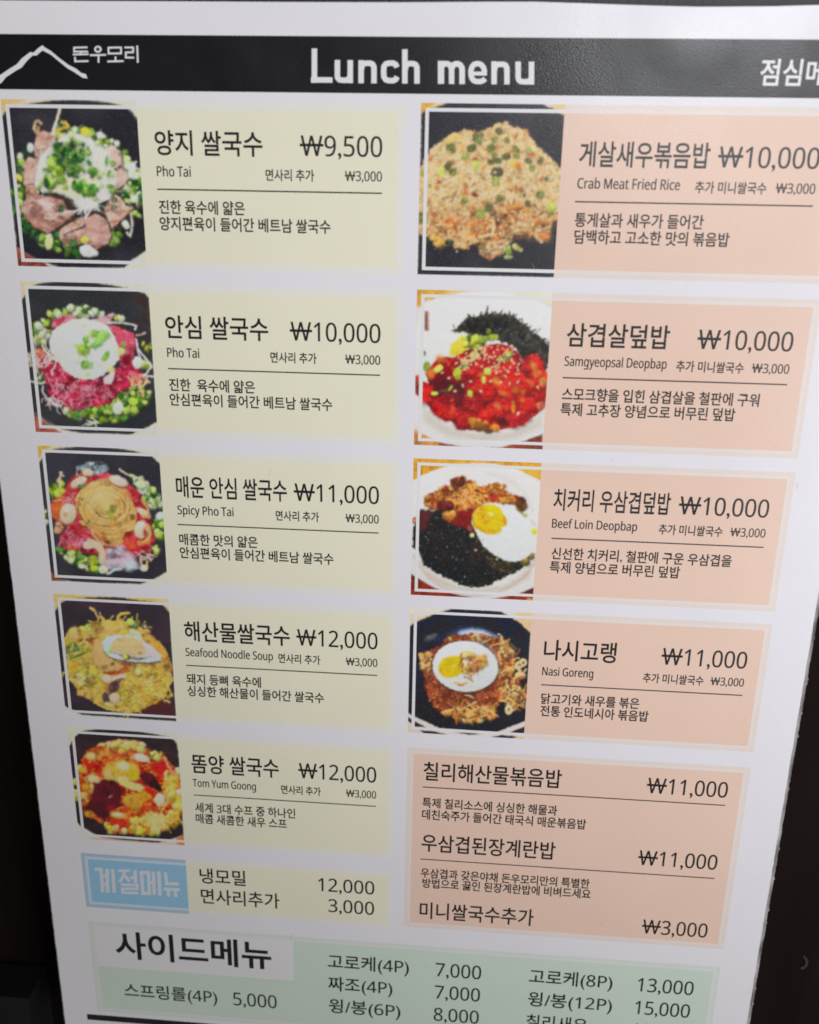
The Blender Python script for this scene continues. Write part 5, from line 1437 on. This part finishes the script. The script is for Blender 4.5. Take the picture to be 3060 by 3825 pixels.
def entry(card, yr, items, xr):
    """the lettering of one dish: name, price, English name, extra and its price, rule and description"""
    (name, nx0, nx1), (price, px0), (eng, ex0, ex1), (extra, ax0, ax1), ex_price, desc = items
    k = st(yr)
    kd = 1.0 + 0.03 * yr
    text('dish_name', name, nx0, nx1, yr - 0.1065, 0.0790 * k, BLACK, card, 0.015)
    text('dish_price', price, px0, xr, yr - 0.1050, 0.0585 * k / DIG_H, BLACK, card, 0.010)
    text('english_name', eng, ex0, ex1, yr - 0.0385, 0.0295 * k / CAP_H, BLACK, card, 0.024)
    text('extra_name', extra, ax0, ax1, yr - 0.0335, 0.0375 * k, BLACK, card, 0.018)
    text('extra_price', '\u20a93,000', xr - 0.1165, xr, yr - 0.0345, 0.0285 * k / DIG_H, BLACK, card, 0.020)
    rule(xr - 0.7125 if xr < 0 else xr - 0.7110, xr, yr, card)
    for i, (s_, x0, x1) in enumerate(desc):
        text('description', s_, x0, x1, yr + (0.0705 if i == 0 else 0.1205) + 0.002 * yr, 0.0455 * kd, BLACK, card, 0.018)


def card(label, x0, y0, x1, y1, fill, rimcol, line, part='menu_card'):
    c = rect(part, x0, y0, x1, y1, 0.05, rimcol, menu, label)
    ring('frame_line', x0 + .0135, y0 + .0135, x1 - .0135, y1 - .0135, .0105, 0.20, line, c)
    rect('inner_panel', x0 + .024, y0 + .024, x1 - .024, y1 - .024, 0.08, fill, c)
    return c


PX_L, PX_R = -1.0765, 0.231
LEFT = [
    ('L1', 'pale yellow card of the sliced beef noodle soup', -.333, .168, -.077, (206, 204, 206), dish_noodle_beef, 'round black dish of noodles with sliced beef and green onion',
     [('양지 쌀국수', -1.026, -.686), ('\u20a99,500', -.570), ('Pho Tai', -1.025, -.916), ('면사리 추가', -.679, -.526), 0, [('진한 육수에 얇은', -1.025, -.748), ('양지편육이 들어간 베트남 쌀국수', -1.026, -.476)]]),
    ('L2', 'pale yellow card of the rare pink beef noodle soup', .216, .722, .489, (202, 200, 204), dish_noodle_rare, 'black dish of rare pink beef under a white egg',
     [('안심 쌀국수', -1.028, -.684), ('\u20a910,000', -.613), ('Pho Tai', -1.027, -.918), ('면사리 추가', -.679, -.525), 0, [('진한  육수에 얇은', -1.027, -.734), ('안심편육이 들어간 베트남 쌀국수', -1.028, -.474)]]),
    ('L3', 'pale yellow card of the spicy beef noodle soup', .770, 1.275, 1.038, (186, 181, 183), dish_noodle_spicy, 'black dish of red meat and prawns around a nest of noodles',
     [('매운 안심 쌀국수', -1.024, -.634), ('\u20a911,000', -.610), ('Spicy Pho Tai', -1.024, -.824), ('면사리 추가', -.675, -.523), 0, [('매콤한 맛의 얇은', -1.024, -.742), ('안심편육이 들어간 베트남 쌀국수', -1.025, -.473)]]),
    ('L4', 'pale yellow card of the seafood noodle soup', 1.326, 1.827, 1.588, (170, 163, 165), dish_seafood, 'black dish of yellow cabbage and seafood with an open mussel',
     [('해산물쌀국수', -1.026, -.635), ('\u20a912,000', -.611), ('Seafood Noodle Soup', -1.026, -.699), ('면사리 추가', -.679, -.524), 0, [('돼지 등뼈 육수에', -1.028, -.747), ('싱싱한 해산물이 들어간 쌀국수', -1.028, -.512)]]),
    ('L5', 'pale yellow card of the red tom yum soup', 1.880, 2.384, 2.147, (163, 155, 157), dish_tomyum, 'black dish of red soup with dark mussels',
     [('똠양 쌀국수', -1.029, -.689), ('\u20a912,000', -.614), ('Tom Yum Goong', -1.029, -.780), ('면사리 추가', -.682, -.528), 0, [('세계 3대 수프 중 하나인', -1.025, -.629), ('매콤 새콤한 새우 스프', -1.025, -.663)]]),
]
RIGHT = [
    ('R1', 'peach card of the crab meat fried rice', -.3365, .164, -.063, (208, 208, 213), dish_fried_rice, 'heap of fried rice with green onion on black',
     [('게살새우볶음밥', .284, .671), ('\u20a910,000', .695), ('Crab Meat Fried Rice', .284, .592), ('추가 미니쌀국수', .637, .848), 0, [('통게살과 새우가 들어간', .284, .674), ('담백하고 고소한 맛의 볶음밥', .286, .757)]]),
    ('R2', 'peach card of the red spicy pork rice bowl', .211, .719, .478, (203, 203, 209), dish_pork, 'white bowl of glossy red pork with black seaweed',
     [('삼겹살덮밥', .284, .608), ('\u20a910,000', .695), ('Samgyeopsal Deopbap', .283, .608), ('추가 미니쌀국수', .638, .850), 0, [('스모크향을 입힌 삼겹살을 철판에 구워', .282, .912), ('특제 고추장 양념으로 버무린 덮밥', .281, .842)]]),
    ('R3', 'peach card of the beef rice bowl with a fried egg', .7655, 1.263, 1.030, (199, 198, 205), dish_beef, 'white bowl of browned beef and black seaweed beside a fried egg',
     [('치커리 우삼겹덮밥', .279, .668), ('\u20a910,000', .696), ('Beef Loin Deopbap', .279, .566), ('추가 미니쌀국수', .638, .850), 0, [('신선한 치커리, 철판에 구운 우삼겹을', .284, .893), ('특제 양념으로 버무린 덮밥', .282, .725)]]),
    ('R4', 'peach card of the nasi goreng with a fried egg', 1.310, 1.8165, 1.590, (194, 191, 197), dish_nasi, 'dark pan of brown fried rice under an oval fried egg',
     [('나시고랭', .282, .537), ('\u20a911,000', .695), ('Nasi Goreng', .281, .463), ('추가 미니쌀국수', .639, .851), 0, [('닭고기와 새우를 볶은', .284, .636), ('전통 인도네시아 볶음밥', .284, .673)]]),
]
X0L, X1L, X0R, X1R = -1.5075, -.245, -.1985, 1.060
for i, (key, lab, y0, y1, yr, white, fn, plab, items) in enumerate(LEFT):
    c = card(lab, X0L, y0, X1L, y1, YELLOW, YELLOW_LINE, YELLOW_LINE)
    pic = Picture(key, X0L, y0, PX_L, y1, white, tuple(v_ * k_ for v_, k_ in zip(white, (1.0, .99, .90))), 11 + i)
    fn(pic)
    pic.lay(c, plab)
    ring('photo_frame', X0L + .0145, y0 + .0135, PX_L, y1 - .0135, .0105, 0.22, WHITE, c, True)
    entry(c, yr, items, -.3145)
for i, (key, lab, y0, y1, yr, white, fn, plab, items) in enumerate(RIGHT):
    c = card(lab, X0R, y0, X1R, y1, PEACH, PEACH_RIM, PEACH_LINE)
    pic = Picture(key, X0R, y0, PX_R, y1, white, tuple(v_ * k_ for v_, k_ in zip(white, (1.0, .96, .93))), 31 + i)
    fn(pic)
    pic.lay(c, plab)
    ring('photo_frame', X0R + .0140, y0 + .0135, PX_R, y1 - .0135, .0105, 0.22, WHITE, c, True)
    entry(c, yr, items, .9915)

# peach list card without photos --------------------------------------------
c = card('peach list card without photos', X0R, 1.881, X1R, 2.702, PEACH, PEACH_RIM, PEACH_LINE, 'list_card')
EMN = 0.0790 * 1.10
for nm, x1, yb, px0, pr in (('칠리해산물볶음밥', .381, 2.0115, .695, '\u20a911,000'), ('우삼겹된장계란밥', .379, 2.331, .693, '\u20a911,000'), ('미니쌀국수추가', .315, 2.649, .737, '\u20a93,000')):
    text('dish_name', nm, -.136, x1, yb, EMN, BLACK, c, 0.013)
    text('dish_price', pr, px0, .9895, yb + .0035, .0655 / DIG_H, BLACK, c, 0.010)
rule(-.1375, .987, 2.048, c)
rule(-.1390, .987, 2.374, c)
for s_, x0, x1, yb in (('특제 칠리소스에 싱싱한 해물과', -.137, .374, 2.1355), ('데친숙주가 들어간 태국식 매운볶음밥', -.137, .486, 2.188), ('우삼겹과 갖은야채 돈우모리만의 특별한', -.136, .520, 2.4565), ('방법으로 끓인 된장계란밥에 비벼드세요', -.128, .528, 2.504)):
    text('description', s_, x0, x1, yb, .0490, BLACK, c, 0.018)

# seasonal card -----------------------------------------------------------------
c = rect('seasonal_card', PX_L, 2.447, -.247, 2.713, 0.05, YELLOW_LINE, menu, 'pale yellow seasonal strip with a sky blue badge at its left')
rect('inner_panel', PX_L, 2.468, -.268, 2.692, 0.08, YELLOW, c)
rect('badge', X0L, 2.453, PX_L, 2.716, 0.12, BLUE_RIM, c, 'sky blue badge with thick white lettering')
ring('badge_frame', X0L + .0145, 2.468, PX_L, 2.701, .0120, 0.20, BLUE_LINE, c, True)
rect('badge_panel', X0L + .0265, 2.480, PX_L, 2.689, 0.16, BLUE, c)
bw = ink('badge_white', (0.68, 0.715, 0.75), 0.02)
strokes('badge_lettering', [([(262, 352), (352, 352), (372, 660)], False, 44), ([(372, 440), (440, 440)], False, 38), ([(372, 552), (440, 552)], False, 41), ([(432, 340), (440, 663)], False, 49), ([(506, 345), (528, 665)], False, 46),
                            ([(583, 368), (742, 368)], False, 36), ([(668, 368), (650, 440), (598, 522)], False, 41), ([(664, 430), (736, 512)], False, 40), ([(803, 360), (818, 532)], False, 49), ([(742, 462), (806, 462)], False, 38),
                            ([(618, 556), (838, 560), (840, 611), (634, 611), (640, 662), (854, 668)], False, 36),
                            ([(892, 392), (986, 394), (1000, 674), (914, 672)], True, 46), ([(985, 525), (1052, 525)], False, 38), ([(1052, 382), (1066, 692)], False, 46), ([(1126, 376), (1142, 702)], False, 48),
                            ([(1213, 388), (1234, 542), (1394, 546)], False, 44), ([(1193, 614), (1408, 622)], False, 41), ([(1252, 634), (1262, 716)], False, 44), ([(1344, 634), (1356, 722)], False, 44)], 44, 'BADGE', bw, c)
for nm, x1, yb, px0, pr in (('냉모밀', -.836, 2.5535, -.543, '12,000'), ('면사리추가', -.701, 2.652, -.503, '3,000')):
    text('dish_name', nm, -1.023, x1, yb, EMN * .92, BLACK, c, 0.012)
    text('dish_price', pr, px0, -.318, yb + .004, .062 / DIG_H, BLACK, c, 0.010)

# side dish card -------------------------------------------------------------------
c = rect('side_dish_card', X0L, 2.790, X1R, 3.262, 0.05, GREEN_RIM, menu, 'pale green side dish panel at the bottom of the sheet')
ring('frame_line', X0L + .014, 2.803, X1R - .014, 3.249, .0110, 0.20, GREEN_LINE, c)
rect('inner_panel', X0L + .025, 2.814, X1R - .025, 3.238, 0.08, GREEN, c)
rect('title_box', X0L + .016, 2.812, -.650, 3.018, 0.14, ink('title_box_white', (0.77, 0.775, 0.77), 0.02), c)
text('title_lettering', '사이드메뉴', -1.401, -.742, 2.9565, .150, BLACK, c, 0.022)
for nm, x0, x1, yb, px0, px1, pr in (('스프링롤(4P)', -1.380, -.979, 3.165, -.911, -.725, '5,000'), ('고로케(4P)', -.507, -.173, 2.9335, -.065, .121, '7,000'), ('짜조(4P)', -.507, -.239, 3.048, -.065, .121, '7,000'),
                                     ('윙/봉(6P)', -.505, -.204, 3.164, -.066, .121, '8,000'), ('고로케(8P)', .314, .648, 2.9335, .747, .968, '13,000'), ('윙/봉(12P)', .316, .656, 3.049, .747, .966, '15,000'),
                                     ('칠리새우', .316, .565, 3.166, .747, .966, '13,000')):
    text('dish_name', nm, x0, x1, yb, EMN * .93, BLACK, c, 0.012)
    text('dish_price', pr, px0, px1, yb + .005, .067 / DIG_H, BLACK, c, 0.010)
rect('bottom_bar', -1.556, 3.281, 1.10, 3.312, 0.10, BLACK, menu, 'thick black line under the green panel')

# handling marks: a few specks, hairs and scuffs on the film
V, F = [], []
rd = random.Random(23)
for k in range(26):
    x, y = rd.uniform(-1.6, 1.15), rd.uniform(-.55, 3.2)
    g = rd.uniform(0, 6.28)
    ln_, wd_ = (rd.uniform(.002, .006), .0022) if k % 3 else (rd.uniform(.015, .05), .0009)
    q = len(V)
    a_, b_ = math.cos(g), math.sin(g)
    for i in range(5):
        t_ = i / 4 - .5
        o_ = ln_ * .3 * (t_ * t_)
        hw = wd_ * (.3 + .7 * (1 - (2 * t_) ** 2)) / 2
        for s_ in (-1, 1):
            V.append(W(x + a_ * ln_ * t_ - b_ * (o_ + s_ * hw), y + b_ * ln_ * t_ + a_ * (o_ + s_ * hw), 0.6))
    for i in range(4):
        F.append((q + 2 * i, q + 2 * i + 2, q + 2 * i + 3, q + 2 * i + 1))
marks = obj('scuff_marks', V, F, ink('scuff_grey', (0.36, 0.34, 0.32), 0.1, 0.6), sheet)
marks['kind'] = 'stuff'
